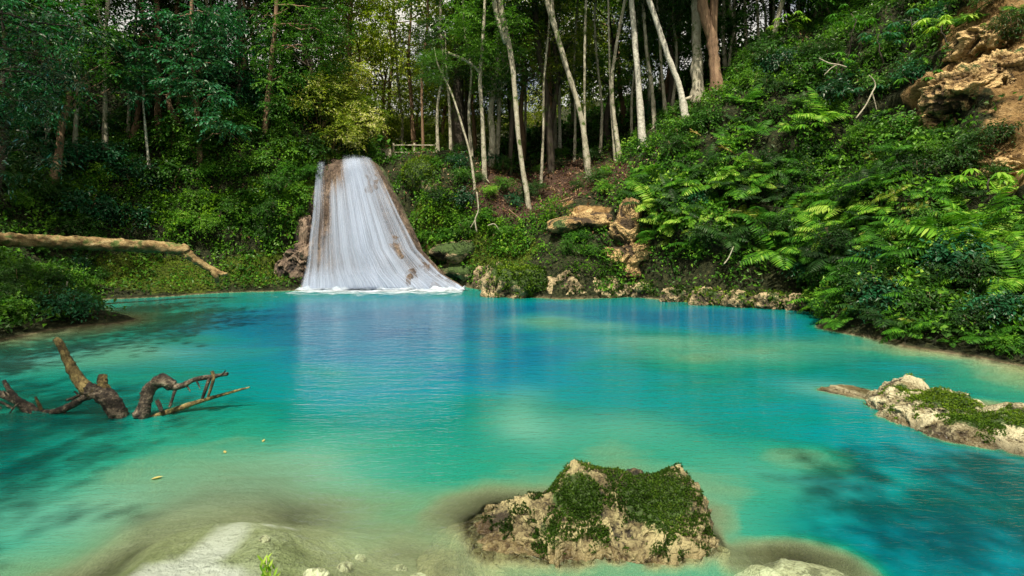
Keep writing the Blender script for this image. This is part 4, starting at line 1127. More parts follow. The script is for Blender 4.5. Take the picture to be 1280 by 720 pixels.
def tree_from(name, pts_px, Y, wpx, material, label, cat='tree', crown=None, ch=0, cs=1.0, group=None, fork=None, dY=0.0, root=True):
    """trunk through photo points at distance Y; wpx = trunk width in pixels at foot and top; crown above the top"""
    P = [at(px, py, Y + dY * k / max(1, len(pts_px) - 1)) for k, (px, py) in enumerate(reversed(pts_px))]
    foot = P[0].copy()
    gz_ = drop(foot.x, foot.y)
    if root:
        if gz_ < foot.z + .8: foot.z = min(foot.z, gz_)
        P[0] = Vector((foot.x, foot.y, foot.z - .15))
    r0, r1 = wpx[0] * .8 / F * Y / 2, wpx[1] * .8 / F * Y / 2
    d = (P[-1] - P[-2]).normalized()
    if crown:
        ex = min(1, cs); P.append(P[-1] + d * 2.0 * ex); P.append(P[-1] + Vector((d.x * .5, d.y * .5, 1)).normalized() * 2.5 * ex)
    rad = [r0 + (r1 - r0) * min(1, k / (len(pts_px) - 1)) for k in range(len(pts_px))] + ([r1 * .8, r1 * .3] if crown else [])
    rad[0] *= 1.6
    P, rad = smooth_path(P, rad, 7)
    o = thing(name, label, cat, foot, 0, group)
    mb = MB(); V, Fs = tube([p - foot for p in P], rad, 9, .02, int(abs(foot.x) * 100))
    mb.add(V, Fs)
    if root:
        rng = np.random.default_rng(int(abs(foot.x) * 77))
        for k in range(4):
            a = k * 1.57 + rng.random(); limb(mb, (0, 0, r0 * 1.5), (math.cos(a) * r0 * 3.5, math.sin(a) * r0 * 3.5, -.15), r0 * .55, r0 * .2, rng, 0, 3)
    link('trunk', mb.mesh('trunk', [material]), o)
    if fork:
        for fp in fork:
            Pf = [at(px, py, Y) - foot for px, py in reversed(fp)]
            V, Fs = tube(*smooth_path(Pf, [r1 * .75] * len(Pf), 4), 7)
            link('branch', MB().add(V, Fs).mesh('branch', [material]), o)
    if crown:
        top = P[-1] - foot
        c = link('crown', random.Random(int(Y * 13 + pts_px[0][0])).choice(CROWNS[crown]), o, loc=(top.x, top.y, top.z - .8 + ch))
        c.rotation_euler = (0, 0, pts_px[0][0] * .37); c.scale = (cs, cs, cs)
    return o
T = tree_from
T('leaning_tree', [(632, -25), (625, 0), (640, 78), (649, 180), (663, 268)], 23.2, (6, 10), B_PALE, 'tall pale leaning trunk rooted lowest on the brown litter slope', crown='mid', fork=[[(617, -20), (619, 10), (632, 55)]])
T('leaning_tree', [(680, -20), (686, 10), (710, 90), (727, 150), (737, 212)], 24.6, (8, 8), B_PALE, 'pale leaning tree rooted beside a thin twin on the slope', crown='mid', fork=[[(692, -15), (690, 10), (697, 45)]])
T('slender_tree', [(733, -10), (731, 60), (731, 150), (733, 205)], 24.8, (4, 4), B_PALE, crown='sun', cs=.8, label= 'thin upright twin stem behind the pale leaning tree')
T('slender_tree', [(783, -10), (770, 60), (765, 105), (768, 150), (776, 196)], 24.2, (6, 5), B_PALE, 'thin crooked pale tree right of the leaning pair'.replace('right of', 'next to'), crown='sun', cs=.8)
T('slender_tree', [(760, -10), (762, 80), (764, 130), (770, 190)], 24.5, (4, 3), B_PALE, crown='dark', cs=.7, label= 'thinnest bare stem behind the crooked pale tree')
T('pale_tree', [(789, -20), (791, 20), (797, 90), (804, 165)], 23.6, (9, 8), B_WHITE, 'straight whitish trunk above the ochre ledge', crown='mid')
T('slender_tree', [(803, -20), (808, 60), (815, 110), (819, 150)], 24.5, (6, 5), B_PALE, 'grey thin trunk between two whitish trunks', crown='sun', cs=.8)
T('pale_tree', [(806, -25), (812, 0), (835, 70), (850, 110), (858, 148)], 22.8, (9, 8), B_WHITE, 'leaning whitish trunk slanting across the thicket', crown='mid')
T('mossy_tree', [(869, -20), (870, 20), (871, 70), (872, 122)], 23.5, (16, 13), B_PALE, 'broad pale mossy trunk beside the thick brown one', crown='mid', cs=1.2)
T('brown_tree', [(876, -20), (879, 10), (890, 50), (893, 80), (899, 124)], 22.6, (15, 17), B_BROWN, 'thick rough reddish brown trunk on the slope top', crown='mid', cs=1.2, fork=[[(893, -15), (892, 15), (891, 50)]])
T('slender_tree', [(824, 40), (828, 100), (833, 140)], 25.0, (5, 4), B_PALE, 'dim thin stem between the leaning whitish trunk and mossy one', crown='dark', cs=.7)
T('slender_tree', [(555, 97), (565, 118), (577, 155), (588, 195), (594, 222)], 23.6, (3.4, 3), B_PALE, 'very thin pale curved stem on the green buttress', crown='mid', cs=.3)
T('slender_tree', [(602, 70), (600, 100), (603, 150), (606, 220)], 24.0, (6, 6), B_PALE, 'upright patchy stem on top of the green buttress', crown='mid', ch=-1, cs=.8, fork=[[(560, 66), (583, 76), (594, 84), (602, 95)]])
T('slender_tree', [(641, 60), (641, 110), (637, 165)], 26.5, (5, 5), B_DARK, 'thin grey stem in the dim wood beside the tall leaning trunk', crown='dark')
T('slender_tree', [(628, 90), (625, 120), (621, 148)], 28, (5, 4), B_PALE, 'short visible pale stem deep in the wood', crown='dark')
T('dark_tree', [(573, 20), (573, 70), (573, 125), (574, 170)], 28, (16, 14), B_DARK, 'thick dark trunk behind the green buttress', crown='dark', cs=1.2)
T('dark_tree', [(668, -10), (673, 60), (683, 120), (690, 172)], 27, (9, 9), B_DARK, 'dark slanting trunk between the two tall leaning trees', crown='dark')
T('dark_tree', [(684, 0), (686, 90), (688, 170)], 28.5, (8, 8), B_BROWN, 'brownish upright trunk deep between the leaning trees', crown='dark')
T('slender_tree', [(560, 110), (562, 140), (564, 172)], 27, (4, 4), B_PALE, 'thin pale twig-like tree beside the thick dark trunk', crown='dark', cs=.6)
T('slender_tree', [(104, -20), (103, 0), (99, 60), (97, 110), (92, 158)], 21.5, (5, 6), B_PALE, 'slender blotchy trunk rising from the slope above the log', crown='teal')
T('slender_tree', [(136, -20), (135, 0), (131, 60), (131, 100), (132, 150)], 22.5, (6, 6), B_PALE, 'second blotchy trunk with spreading roots above the log', crown='teal', fork=[[(119, 0), (124, 20), (130, 48)]])
T('slender_tree', [(179, 112), (180, 140), (187, 178)], 22.2, (3, 3), B_WHITE, 'thin white bent stem in front of the dark hollow', crown='teal', cs=.28)
T('brown_tree', [(197, 20), (198, 80), (198, 130), (198, 176)], 24, (10, 8), B_BROWN, 'brown trunk standing in the dark hollow', crown='teal')
T('brown_tree', [(222, 20), (223, 80), (224, 130), (222, 176)], 24.5, (8, 7), B_BROWN, 'second brown trunk in the dark hollow nearer the waterfall', crown='teal')
T('slender_tree', [(300, -20), (298, 30), (297, 70), (294, 110)], 25, (6, 6), B_DARK, 'mottled mossy trunk above the green wall', crown='dark', fork=[[(309, 8), (302, 18), (297, 30)]])
T('slender_tree', [(277, 20), (277, 60), (278, 105)], 26, (7, 6), B_PALE, 'dim pale blotched trunk behind the green wall', crown='dark')
for k, (x0, x1, Yq, wq, lab) in enumerate([(945, 950, 25, 4, 'thin pale trunk on the slope top nearer the ferns'), (930, 934, 26, 5, 'dim trunk between the brown tree and the ferns'), (968, 966, 25.5, 4, 'straight thin trunk above the fern bank'),
        (917, 920, 26.5, 4, 'thin shaded trunk just beyond the thick brown tree'), (1020, 1018, 24.5, 4, 'thin trunk rising through the umbrella leaves'), (998, 996, 25, 5, 'pale thin trunk high on the fern slope')]):
    T('slender_tree', [(x0, -20), ((x0 + x1) / 2, 30), (x1, 95)], Yq, (wq, wq), B_PALE, lab, crown=('mid', 'dark')[k % 2], cs=.9)
# generic trees filling the wood, each a trunk, limbs and a crown
def thin_tree(k, px, Y, lean, w, m_, ck):
    x = (px - 640) / F * Y; z = drop(x, Y); py = HOR - (z - CAMZ) / Y * F
    rg = random.Random(k * 91)
    pts = [(px + lean * t + rg.uniform(-5, 5) * (t > 0), py + (-25 - py) * t) for t in (1, .75, .5, .25, 0)]
    o = T('slender_tree', pts, Y, (w, w), m_, '', crown=ck, cs=.75)
    pend(o, 'one of the slender pale trees crowding the wood', px, 0, 'tree', 'slender trees in the wood')
k = 0
for px, Y, lean, w, m_, ck in [(548, 27, 8, 4, B_PALE, 'mid'), (590, 26.5, -10, 4, B_PALE, 'sun'), (618, 30, 12, 4.5, B_WHITE, 'sun'), (655, 31, -8, 4, B_PALE, 'mid'), (676, 26, 10, 3.5, B_PALE, 'dark'), (700, 30, -12, 4.5, B_WHITE, 'sun'), (718, 28, 6, 4, B_PALE, 'mid'),
        (750, 27, -8, 4, B_PALE, 'sun'), (790, 27, 14, 3.5, B_PALE, 'mid'), (812, 28, -6, 4, B_PALE, 'dark'), (838, 26, 10, 4, B_PALE, 'sun'), (850, 28.5, -8, 3.5, B_WHITE, 'mid'), (912, 25.5, 6, 4, B_PALE, 'sun'), (958, 26, -6, 4, B_WHITE, 'sun'), (978, 26.5, 8, 3, B_PALE, 'mid'),
        (1040, 24, -8, 3.5, B_PALE, 'mid'), (320, 27, 6, 4, B_PALE, 'mid'), (262, 25, -8, 4, B_PALE, 'mid'), (160, 25, 8, 4, B_PALE, 'teal'), (60, 21, -6, 4, B_PALE, 'mid'), (380, 28, 6, 4, B_BROWN, 'mid'), (402, 30, -6, 4, B_BROWN, 'sun'), (530, 31, 5, 4, B_BROWN, 'sun'), (500, 34, -5, 4, B_PALE, 'sun')]:
    k += 1; thin_tree(k, px, Y, lean, w, m_, ck)
def wood_tree(x, y, h, r, ck, bm_, cs, px, where, seed, zoff=0):
    rg = random.Random(seed)
    z = drop(x, y)
    o = thing('forest_tree', None, None, (x, y, z))
    pts = [(0, 0, -.3)]; cx = cy2 = 0
    for k in range(1, 6):
        cx += rg.uniform(-.25, .25); cy2 += rg.uniform(-.25, .25)
        pts.append((cx, cy2, h * k / 5))
    P, rad = smooth_path(pts, [r * 1.3, r, r * .85, r * .7, r * .5, r * .15], 3)
    V, Fs = tube(P, rad, 8, .02, seed)
    rng = np.random.default_rng(seed); mb = MB().add(V, Fs)
    for k in range(7):
        t = .5 + .45 * rng.random(); a = rng.random() * 6.28; b = P[int(t * (len(P) - 1))]
        limb(mb, b, b + Vector((math.cos(a) * 1.7 * cs, math.sin(a) * 1.7 * cs, .5 + rng.random())), r * .35, .012, rng, 0, 4)
    link('trunk', mb.mesh('trunk', [bm_]), o)
    c = link('crown', rg.choice(CROWNS[ck]), o, loc=(cx, cy2, h - 1.2 * cs + zoff))
    c.rotation_euler = (0, 0, rg.uniform(0, 6.28)); c.scale = (cs, cs, cs * rg.uniform(.9, 1.15))
    pend(o, where, 640 + x / y * F, 0, 'tree', 'trees of the wood')
W_L = 'dark leafy tree of the wood above the fallen log'
W_D = 'dark dense tree of the wood beyond the leaning trunks'
W_Y = 'sunlit yellow-green tree filling the gap above the waterfall'
W_R = 'leafy tree on the high slope above the ferns'
k = 0
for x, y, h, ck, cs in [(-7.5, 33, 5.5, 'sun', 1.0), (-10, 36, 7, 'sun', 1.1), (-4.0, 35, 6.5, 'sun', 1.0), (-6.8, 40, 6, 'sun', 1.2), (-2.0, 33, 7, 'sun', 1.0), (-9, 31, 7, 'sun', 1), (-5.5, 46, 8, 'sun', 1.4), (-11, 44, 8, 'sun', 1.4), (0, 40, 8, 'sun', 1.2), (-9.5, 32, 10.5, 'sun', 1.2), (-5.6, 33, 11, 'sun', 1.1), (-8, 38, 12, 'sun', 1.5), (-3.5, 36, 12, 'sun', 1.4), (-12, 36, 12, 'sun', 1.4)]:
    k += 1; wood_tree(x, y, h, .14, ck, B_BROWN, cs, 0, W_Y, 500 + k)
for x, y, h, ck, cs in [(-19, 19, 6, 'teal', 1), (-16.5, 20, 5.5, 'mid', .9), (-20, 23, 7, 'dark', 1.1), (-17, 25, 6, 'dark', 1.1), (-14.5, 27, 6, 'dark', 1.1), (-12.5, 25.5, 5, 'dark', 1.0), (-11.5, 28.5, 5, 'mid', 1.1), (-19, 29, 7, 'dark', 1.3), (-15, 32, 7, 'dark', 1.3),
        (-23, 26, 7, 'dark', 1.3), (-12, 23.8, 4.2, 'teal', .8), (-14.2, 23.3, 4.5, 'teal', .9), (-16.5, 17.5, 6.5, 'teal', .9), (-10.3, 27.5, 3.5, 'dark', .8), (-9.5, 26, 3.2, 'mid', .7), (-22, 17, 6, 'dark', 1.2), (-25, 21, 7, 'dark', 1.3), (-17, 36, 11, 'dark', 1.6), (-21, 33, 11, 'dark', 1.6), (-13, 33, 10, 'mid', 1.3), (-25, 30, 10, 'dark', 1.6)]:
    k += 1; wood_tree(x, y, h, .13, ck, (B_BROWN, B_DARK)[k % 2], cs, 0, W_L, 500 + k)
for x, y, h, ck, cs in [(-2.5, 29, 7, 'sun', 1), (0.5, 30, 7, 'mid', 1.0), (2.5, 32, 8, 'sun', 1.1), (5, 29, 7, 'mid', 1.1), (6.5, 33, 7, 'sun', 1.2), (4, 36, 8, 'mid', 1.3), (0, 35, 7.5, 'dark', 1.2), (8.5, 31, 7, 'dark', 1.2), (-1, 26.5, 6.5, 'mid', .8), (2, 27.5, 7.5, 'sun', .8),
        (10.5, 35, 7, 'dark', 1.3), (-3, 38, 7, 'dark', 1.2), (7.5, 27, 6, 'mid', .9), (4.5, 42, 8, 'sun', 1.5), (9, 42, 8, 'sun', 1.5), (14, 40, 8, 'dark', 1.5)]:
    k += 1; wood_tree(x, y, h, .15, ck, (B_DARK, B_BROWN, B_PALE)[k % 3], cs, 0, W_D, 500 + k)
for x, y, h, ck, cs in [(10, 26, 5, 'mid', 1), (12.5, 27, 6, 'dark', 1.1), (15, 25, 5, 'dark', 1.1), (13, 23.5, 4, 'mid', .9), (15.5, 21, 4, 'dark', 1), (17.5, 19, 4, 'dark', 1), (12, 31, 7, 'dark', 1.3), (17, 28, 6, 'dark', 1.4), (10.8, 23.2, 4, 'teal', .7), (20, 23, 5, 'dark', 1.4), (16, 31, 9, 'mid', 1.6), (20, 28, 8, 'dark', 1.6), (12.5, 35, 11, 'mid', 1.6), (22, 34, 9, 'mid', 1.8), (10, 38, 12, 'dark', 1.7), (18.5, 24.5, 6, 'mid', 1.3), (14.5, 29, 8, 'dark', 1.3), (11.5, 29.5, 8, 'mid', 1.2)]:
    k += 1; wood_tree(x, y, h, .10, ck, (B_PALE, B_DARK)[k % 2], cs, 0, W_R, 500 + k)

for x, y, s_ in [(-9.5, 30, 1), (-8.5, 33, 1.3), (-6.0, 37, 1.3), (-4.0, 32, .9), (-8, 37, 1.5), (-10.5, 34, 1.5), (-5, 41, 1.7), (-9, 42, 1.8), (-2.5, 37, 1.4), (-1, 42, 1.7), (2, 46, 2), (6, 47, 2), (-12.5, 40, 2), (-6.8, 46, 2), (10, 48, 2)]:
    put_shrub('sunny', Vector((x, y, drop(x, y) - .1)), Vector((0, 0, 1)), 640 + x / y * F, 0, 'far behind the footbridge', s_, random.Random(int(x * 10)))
W_F = 'spreading tree on the near banks shading the pool'
for x, y, h, ck, cs in [(3.6, -2.4, 11.5, 'mid', .8), (-8.8, -2, 13, 'mid', 1.2), (-13.5, 5.5, 12, 'dark', 1.9), (9, -4, 11, 'mid', 1.6)]:
    k += 1; wood_tree(x, y, h, .2, ck, B_BROWN, cs, 0, W_F, 500 + k)
# leafy tree whose branches hang in front of the hollow above the log
def hanging_tree(label, foot, trunk, clumps, material, L, W, n, m, seed, bark=B_BROWN, name='leafy_tree'):
    rng = np.random.default_rng(seed)
    foot = Vector(foot)
    o = thing(name, label, 'tree', foot)
    mb = MB()
    P, rad = smooth_path([Vector(p) - foot for p, r in trunk], [r for p, r in trunk], 5)
    V, Fs = tube(P, rad, 8, .02, seed); mb.add(V, Fs)
    C = np.array([list(at(*c[:3]) - foot) for c in clumps]); R = np.array([[c[3], c[3], c[3] * .5] for c in clumps])
    for c in C:
        j = min(range(len(P)), key=lambda i: (P[i] - Vector(c)).length + (0 if P[i].z < c[2] + .3 else 1.5))
        limb(mb, P[j], Vector(c), .035, .012, rng, -.1, 5)
    link('trunk', mb.mesh('trunk', [bark]), o)
    V, Fs, A = sprays(rng, C, R, n, m, .5, L, W, down=.6, lod=1)
    link('crown', MB().add(V, Fs, A).mesh('crown', [material], False), o)
    return o
b = at(250, 190, 23.0); 
hanging_tree('tree with tiers of glossy dark green leaves hanging before the hollow', (b.x, b.y, drop(b.x, b.y)), [(Vector((b.x, b.y, drop(b.x, b.y) - .2)), .11), (at(245, 120, 23), .10), (at(240, 50, 22.6), .08), (at(240, -20, 22.5), .05)],
    [(165, 95, 21.6, .7), (190, 70, 21.8, .8), (215, 58, 21.5, .8), (235, 85, 21.2, .7), (255, 105, 21.2, .7), (270, 118, 21.0, .55), (245, 140, 21.0, .7), (270, 152, 20.9, .7), (290, 158, 21, .5), (225, 20, 22, .9), (255, 15, 21.6, .9), (190, 25, 22.2, .8),
     (280, 60, 22, .8), (250, 50, 21.5, .7), (175, 120, 21.8, .5), (215, 100, 21.4, .6), (160, 60, 22, .6), (275, 20, 22, .8), (232, 115, 21.3, .5), (265, 80, 21.5, .6)], L_TEAL, .22, .10, 26, 7, 600)
b = at(330, 150, 24)
hanging_tree('tree with soft mid green leaf layers above the green wall', (b.x, b.y, drop(b.x, b.y)), [(Vector((b.x, b.y, drop(b.x, b.y) - .2)), .12), (at(338, 90, 24), .10), (at(345, 20, 24), .08), (at(345, -40, 24), .05)],
    [(335, 60, 23, .9), (350, 40, 23, .9), (375, 60, 23.2, .9), (365, 90, 22.8, .7), (340, 105, 22.6, .6), (320, 80, 22.8, .6), (390, 30, 23.5, .9), (410, 10, 24, 1.0), (360, 10, 23.5, 1.0), (400, 60, 24, .7), (345, 130, 22.6, .5), (330, 20, 23.5, .9), (425, 45, 24.5, .7)], L_MID, .19, .09, 26, 7, 601)
# near branches leaning in from the bank on the left
b = (-11.6, 9.6, 0)
z0 = drop(-11.6, 9.6)
hanging_tree('tree reaching in at the frame edge with slanting teal leaves', (-12.6, 11.0, drop(-12.6, 11.0)), [((-12.6, 11.0, drop(-12.6, 11.0) - .2), .14), ((-12.3, 11.3, 4), .12), ((-12.0, 11.8, 7), .09), ((-11.8, 12, 10), .05)],
    [(20, 20, 13, .7), (50, 45, 13, .6), (10, 60, 12.6, .6), (40, 90, 12.8, .55), (70, 75, 13.2, .4), (15, 120, 12.6, .6), (55, 125, 13, .4), (90, 100, 13.5, .3), (5, 165, 12.5, .5), (30, 175, 12.8, .4), (0, 215, 12.4, .4), (60, 200, 13.5, .3), (75, 20, 13.4, .5), (110, 40, 14, .4)],
    L_TEAL, .17, .065, 22, 7, 602, B_DARK)
# ------------------------------------------------------------------ fallen log
lg = thing('fallen_log', 'long bare yellowish log lying along the bank and dipping to water', 'log', at(0, 300, 16.5))
lp = Vector(lg.location)
pts = [(-90, 286, 14.2, 11), (-30, 292, 14.6, 10.5), (0, 299, 15.0, 10), (60, 302, 15.7, 10), (110, 304, 16.4, 10), (160, 307, 17.0, 9.5), (200, 309, 17.7, 9), (228, 313, 17.9, 7.5), (240, 322, 18.0, 6), (260, 335, 18.2, 5), (278, 342, 18.3, 3.5), (284, 342, 18.3, 2)]
P, rad = smooth_path([at(a, b_, c) - lp for a, b_, c, r in pts], [r * .78 / F * c for a, b_, c, r in pts], 10)
V, Fs = tube(P, rad, 26, .03, 3)
link('trunk', MB().add(V, Fs).mesh('trunk', [B_LOG]), lg)
for pp, rr_ in (([(228, 306, 17.9), (231, 309, 17.9), (234, 314, 17.9)], [2, 4, 5]), ([(266, 338, 18.2), (270, 346, 18.2), (272, 353, 18.3)], [4, 3.5, 2])):
    P, rad = smooth_path([at(*q) - lp for q in pp], [r / F * 17.5 for r in rr_], 5)
    V, Fs = tube(P, rad, 10, .04, 5)
    link('branch_stub', MB().add(V, Fs).mesh('branch_stub', [B_LOG]), lg)
# ------------------------------------------------------------------ dead stump in the pool
st = thing('dead_stump', 'gnarled dead tree stump with reaching limbs standing in the pool', 'dead tree', on_water(140, 520))
sp = Vector(st.location)
def stem(parent, name, pts, material, n=14, seed=1, wob=.05, k=6, rough=.10):
    k *= 3; n = int(n * 2.5)
    """pts: (px, py, Y, radius px)"""
    P, rad = smooth_path([at(a, b_, c) - sp for a, b_, c, r in pts], [r * .72 / F * c for a, b_, c, r in pts], k)
    V, Fs = tube(P, rad, n, 0, seed)
    V = np.asarray(V); cc = np.array([list(min(P, key=lambda p: (p - Vector(v)).length_squared)) for v in V])
    rdn = ridged(V, 9, 4, seed, .6) - .3 + fbm(V, 4, 3, seed) * .8
    V = V + unit(V - cc) * (rdn * (rough + .12) * np.mean(rad))[:, None]
    return link(name, MB().add(V, Fs).mesh(name, [material]), parent)
YS = 6.7
for k, (px, py, s_, lab) in enumerate([(395, 700, .09, 'fist-sized stone on the shallow bed nearest the green weed'), (430, 668, .07, 'small round stone on the bed beyond the green weed'), (470, 705, .11, 'flat stone on the bed between the weed and the mossy boulder'), (520, 675, .08, 'stone on the bed beside the mossy boulder'), (330, 665, .05, 'tiny stone lying at the rim of the sandy shoal'), (500, 640, .06, 'small stone farthest out on the pale shallows'), (555, 712, .09, 'stone tucked against the near foot of the mossy boulder'), (450, 640, .05, 'little stone on the pale shallows beyond the others')]):
    p = on_water(px, py); zb_ = drop(p.x, p.y, 1)
    me, *_r = rock_mesh('bed_stone', [((0, 0, 0), (s_, s_ * .8, s_ * .5))], R_SUNK, level=4, seed=800 + k, amp=s_ * .25, freq=2 / s_ * .3, rid=.6)
    o = link('bed_stone', me); o.location = (p.x, p.y, zb_ + s_ * .1); o.rotation_euler = (0, 0, k * 1.3); tag(o, lab, 'stone', 'stones on the shallow bed')
stem(st, 'trunk', [(104, 486, 6.75, 10), (115, 488, 6.72, 12), (128, 496, 6.7, 13), (140, 508, 6.68, 14), (147, 520, 6.68, 15), (152, 535, 6.7, 17)], B_DEAD, 22, 1, rough=.30)
stem(st, 'limb', [(70, 424, 6.95, 4.5), (76, 431, 6.9, 6), (84, 450, 6.85, 6.5), (94, 468, 6.8, 7.5), (106, 484, 6.74, 10), (118, 492, 6.7, 10)], B_DEADY, 16, 2, rough=.22)
stem(st, 'knob', [(128, 468, 6.8, 5), (127, 474, 6.78, 7), (130, 484, 6.75, 8), (133, 496, 6.7, 8)], B_DEADY, 14, 3, rough=.40)
stem(st, 'limb', [(118, 492, 6.7, 9), (104, 498, 6.7, 7), (90, 506, 6.75, 6), (72, 514, 6.8, 6), (52, 516, 6.9, 6), (36, 508, 6.95, 6), (20, 500, 7.0, 6), (4, 494, 7.1, 5.5), (-20, 490, 7.2, 5)], B_DEAD, 14, 4, rough=.25)
stem(st, 'limb', [(5, 476, 7.0, 2.5), (12, 488, 6.95, 4), (22, 500, 6.9, 5), (34, 514, 6.85, 5.5), (42, 524, 6.8, 6), (46, 534, 6.8, 6)], B_DEAD, 12, 5, rough=.25)
stem(st, 'twig', [(-5, 500, 7.0, 1.5), (8, 506, 7.0, 2), (20, 514, 6.95, 2), (28, 521, 6.9, 2)], B_DEAD, 8, 6)
stem(st, 'twig', [(0, 508, 7.0, 1), (4, 516, 6.95, 1.4), (9, 528, 6.9, 1.4)], B_DEAD, 8, 7)
stem(st, 'twig', [(44, 496, 6.9, 2), (48, 504, 6.9, 2.6), (52, 514, 6.9, 3)], B_DEADY, 8, 8)
stem(st, 'twig', [(84, 500, 6.8, 2), (90, 498, 6.78, 3), (99, 494, 6.75, 2.5)], B_DEAD, 8, 9)
stem(st, 'twig', [(93, 489, 6.8, 1.2), (97, 493, 6.8, 1.5), (101, 499, 6.8, 1.5)], B_DEAD, 8, 10)
stem(st, 'root', [(172, 522, 6.62, 8), (177, 508, 6.66, 8), (182, 494, 6.7, 9.5), (190, 483, 6.72, 11), (200, 478, 6.74, 12), (209, 478, 6.75, 11), (216, 483, 6.76, 8)], B_DEAD, 20, 11, rough=.35)
stem(st, 'root', [(188, 484, 6.7, 8), (183, 500, 6.66, 7), (181, 514, 6.62, 6), (178, 528, 6.6, 6)], B_DEAD, 14, 12, rough=.35)
stem(st, 'limb', [(210, 480, 6.75, 8), (218, 483, 6.76, 6), (228, 482, 6.78, 5), (242, 475, 6.8, 4.2), (256, 472, 6.82, 3.8), (270, 470, 6.84, 3.5), (282, 468, 6.86, 3.2), (284, 468, 6.86, 2.5)], B_DEAD, 12, 13, rough=.2)
stem(st, 'twig', [(219, 487, 6.76, 3), (216, 497, 6.72, 2.6), (212, 509, 6.7, 2.4)], B_DEAD, 8, 14)
stem(st, 'twig', [(262, 473, 6.82, 3.2), (258, 484, 6.8, 3), (253, 498, 6.8, 2.6)], B_DEAD, 8, 15)
stem(st, 'twig', [(265, 464, 6.84, 2.5), (267, 472, 6.82, 3), (264, 484, 6.8, 2.4), (260, 496, 6.78, 2)], B_DEADY, 8, 16)
for q_, (tx, ty, dx, dy) in enumerate([(60, 516, -14, 10), (34, 512, 10, 16), (24, 503, -12, 14), (80, 510, 4, 18), (232, 481, 6, 9), (245, 475, 5, 11), (205, 478, -7, -9), (150, 520, 10, -8), (276, 469, 6, -6), (124, 484, 8, -10), (12, 497, -8, -9)]):
    stem(st, 'twig', [(tx, ty, 6.8, 1.8), (tx + dx * .5, ty + dy * .4, 6.78, 1.5), (tx + dx, ty + dy, 6.76, .7)], B_DEAD, 6, 30 + q_)
stem(st, 'twig', [(196, 500, 6.7, 3), (199, 506, 6.7, 3.5), (202, 514, 6.68, 3)], B_DEAD, 8, 17)
stem(st, 'drowned_limb', [(312, 484, 7.0, 1.2), (290, 490, 6.98, 2.2), (262, 498, 6.92, 3.2), (236, 506, 6.85, 4.2), (205, 517, 6.75, 5), (178, 527, 6.65, 6)], B_DEADY, 10, 18)
dl = stem(st, 'drowned_limb', [(-20, 530, 6.2, 20), (40, 548, 5.9, 26), (110, 555, 5.8, 24), (180, 545, 6.1, 18), (240, 525, 6.5, 8)], B_DEADY, 14, 19)
dl.location.z -= .34
link('floating_twig', (lambda a: a)(stem(st, 'floating_twig', [(16, 527, 6.75, 1.5), (26, 526, 6.75, 2), (35, 524, 6.75, 1.5)], B_DEADY, 8, 20).data), None).name = 'x_tmp'
bpy.data.objects.remove(bpy.data.objects['x_tmp'])
# ------------------------------------------------------------------ pale bare twigs on the fern slope
def bare_twig(label, strands, Y, material=B_PALE, name='bare_branch'):
    o = thing(name, label, 'branch', at(strands[0][0][0], strands[0][0][1], Y))
    b0 = Vector(o.location)
    for s_ in strands:
        P, rad = smooth_path([at(a, b_, Y) - b0 for a, b_, r in s_], [r * .6 / F * Y for *_, r in s_], 4)
        V, Fs = tube(P, rad, 6)
        link('twig', MB().add(V, Fs).mesh('twig', [material]), o)
p, _ = hit(1075, 150); Yt = (p.y if p else 18) - .9
bare_twig('pale forked dead twig arching on the fern slope', [[(1070, 148, 1.6), (1082, 132, 1.6), (1090, 116, 1.6), (1094, 108, 1.5), (1092, 100, 1.3), (1086, 94, 1)], [(1090, 116, 1.4), (1093, 126, 1.2), (1096, 138, .9)]], Yt)
bare_twig('pale dead twig reaching sideways above the forked one', [[(1058, 84, 1.5), (1048, 81, 1.6), (1036, 79, 1.4), (1024, 73, 1.0)], [(1046, 81, 1.2), (1038, 86, 1), (1030, 94, .8)]], Yt)
bare_twig('short leaning dead twig under the ferns by the brown boulder', [[(905, 330, 1.4), (911, 322, 1.4), (917, 308, 1.0)]], 16.6)
bare_twig('pale exposed roots on the green buttress', [[(596, 290, 1.5), (594, 275, 1.6), (598, 262, 1.6), (596, 240, 1.4)], [(594, 275, 1.2), (588, 285, 1)], [(610, 282, 1.2), (618, 280, 1.2), (624, 288, 1)]], 21.9, name='bare_root')
bare_twig('fallen sticks lying on the brown litter slope', [[(636, 262, 1.2), (646, 270, 1.2), (652, 276, 1)], [(700, 252, 1.8), (722, 244, 2), (748, 236, 1.4)], [(712, 262, 1.2), (740, 250, 1.4), (760, 232, 1)]], 22.4, B_BROWN, name='fallen_stick')
bare_twig('driftwood branch on the bank under the fallen log', [[(84, 352, 1.6), (82, 362, 1.8), (78, 370, 2), (86, 384, 2), (104, 386, 2.4), (118, 380, 1.8)], [(104, 386, 2), (112, 396, 1.6)]], 14.2, name='driftwood')
# ------------------------------------------------------------------ railing and footbridge over the stream head
YB = 27.5
fb = thing('footbridge', 'small plank footbridge with pale railing above the waterfall', 'footbridge', at(515, 199, YB))
fo = Vector(fb.location)
def bar(a, b, wx, wy, name, material):
    a, b = Vector(a) - fo, Vector(b) - fo
    bm = bmesh.new(); bmesh.ops.create_cube(bm, size=1)
    d = b - a; rot = d.to_track_quat('Z', 'Y').to_matrix().to_4x4()
    bmesh.ops.transform(bm, matrix=Matrix.Translation((a + b) / 2) @ rot @ Matrix.Diagonal((wx, wy, d.length, 1)), verts=bm.verts)
    bmesh.ops.bevel(bm, geom=list(bm.edges), offset=min(wx, wy) * .15, segments=1, affect='EDGES')
    me = bpy.data.meshes.new(name); bm.to_mesh(me); bm.free(); me.materials.append(material)
    link(name, me, fb)
for px in (492, 518, 545): bar(at(px, 204, YB), at(px, 179, YB), .09, .09, 'post', B_PALE)
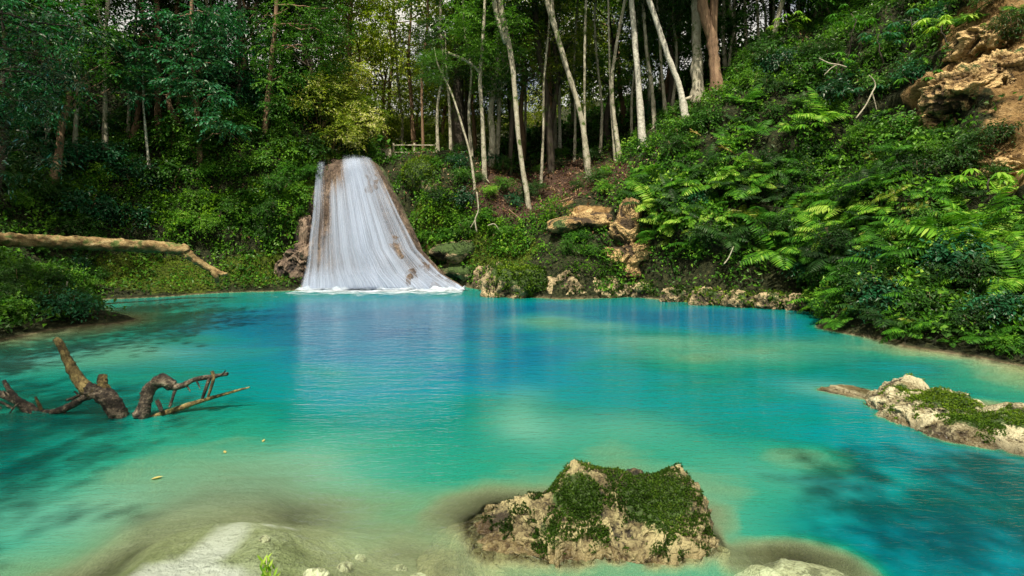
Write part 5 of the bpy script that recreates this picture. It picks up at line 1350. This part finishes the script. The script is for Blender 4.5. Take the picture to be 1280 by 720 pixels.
bar(at(490, 181.5, YB - .06), at(548, 181.5, YB - .06), .06, .05, 'rail', B_PALE)
bar(at(490, 190.5, YB - .06), at(548, 190.5, YB - .06), .06, .05, 'rail', B_PALE)
bar(at(476, 200.5, YB + .3), at(556, 200.5, YB + .3), .9, .12, 'deck', B_LOG)
bar(at(486, 203, YB - .2), at(486, 186, YB - .2), .28, .25, 'gate_post', B_PALE)
# ------------------------------------------------------------------ small things
def floating_leaf(px, py, s_, label, seed):
    p = on_water(px, py)
    V, Fs, A = leaves(np.array([[0, 0, .006]]), np.array([[1.0, .3, 0.02]]), np.array([[0, .1, 1.0]]), s_, s_ * .5, 1, .15, -.1, lv=np.array([.7]))
    o = link('floating_leaf', MB().add(V, Fs, A).mesh('floating_leaf', [L_DEAD], False)); o.location = p; o.rotation_euler = (0, 0, seed)
    tag(o, label, 'leaf', 'dead leaves floating on the pool')
floating_leaf(188, 600, .10, 'yellow curled leaf floating alone off the sandy shoal', .1)
floating_leaf(328, 553, .06, 'tiny pale leaf floating highest above the sandy shoal', 1.3)
floating_leaf(282, 567, .06, 'tiny yellow leaf floating between two other fallen leaves', 2.0)
# grass tuft on the near bank
g0 = on_water(344, 724); g0.y -= .12
rng = np.random.default_rng(9)
n = 46
o = thing('grass_tuft', 'little bright green weed poking up at the near edge', 'grass', (g0.x, g0.y, drop(g0.x, g0.y) if drop(g0.x, g0.y) > -.3 else 0))
gz0 = o.location.z
P = np.stack([rng.normal(0, .018, n), rng.normal(0, .018, n), rng.uniform(.0, .22, n)], -1)
P[:, 2] += -gz0 * .6
D = np.stack([rng.normal(0, .5, n), rng.normal(0, .5, n), np.full(n, .8)], -1)
V, Fs, A = leaves(P, D, rng.normal(0, .4, (n, 3)) + [0, -1, .5], .055, .016, 1, .15, .1, lv=rng.random(n) * .5 + .5)
link('blade', MB().add(V, Fs, A).mesh('blade', [L_FERN], False), o)
V, Fs = tube([(0, 0, -.05), (.003, 0, .1 - gz0 * .6), (-.004, 0, .24 - gz0 * .6)], [.005, .004, .002], 6)
link('stem', MB().add(V, Fs).mesh('stem', [B_PALE]), o)
settle()
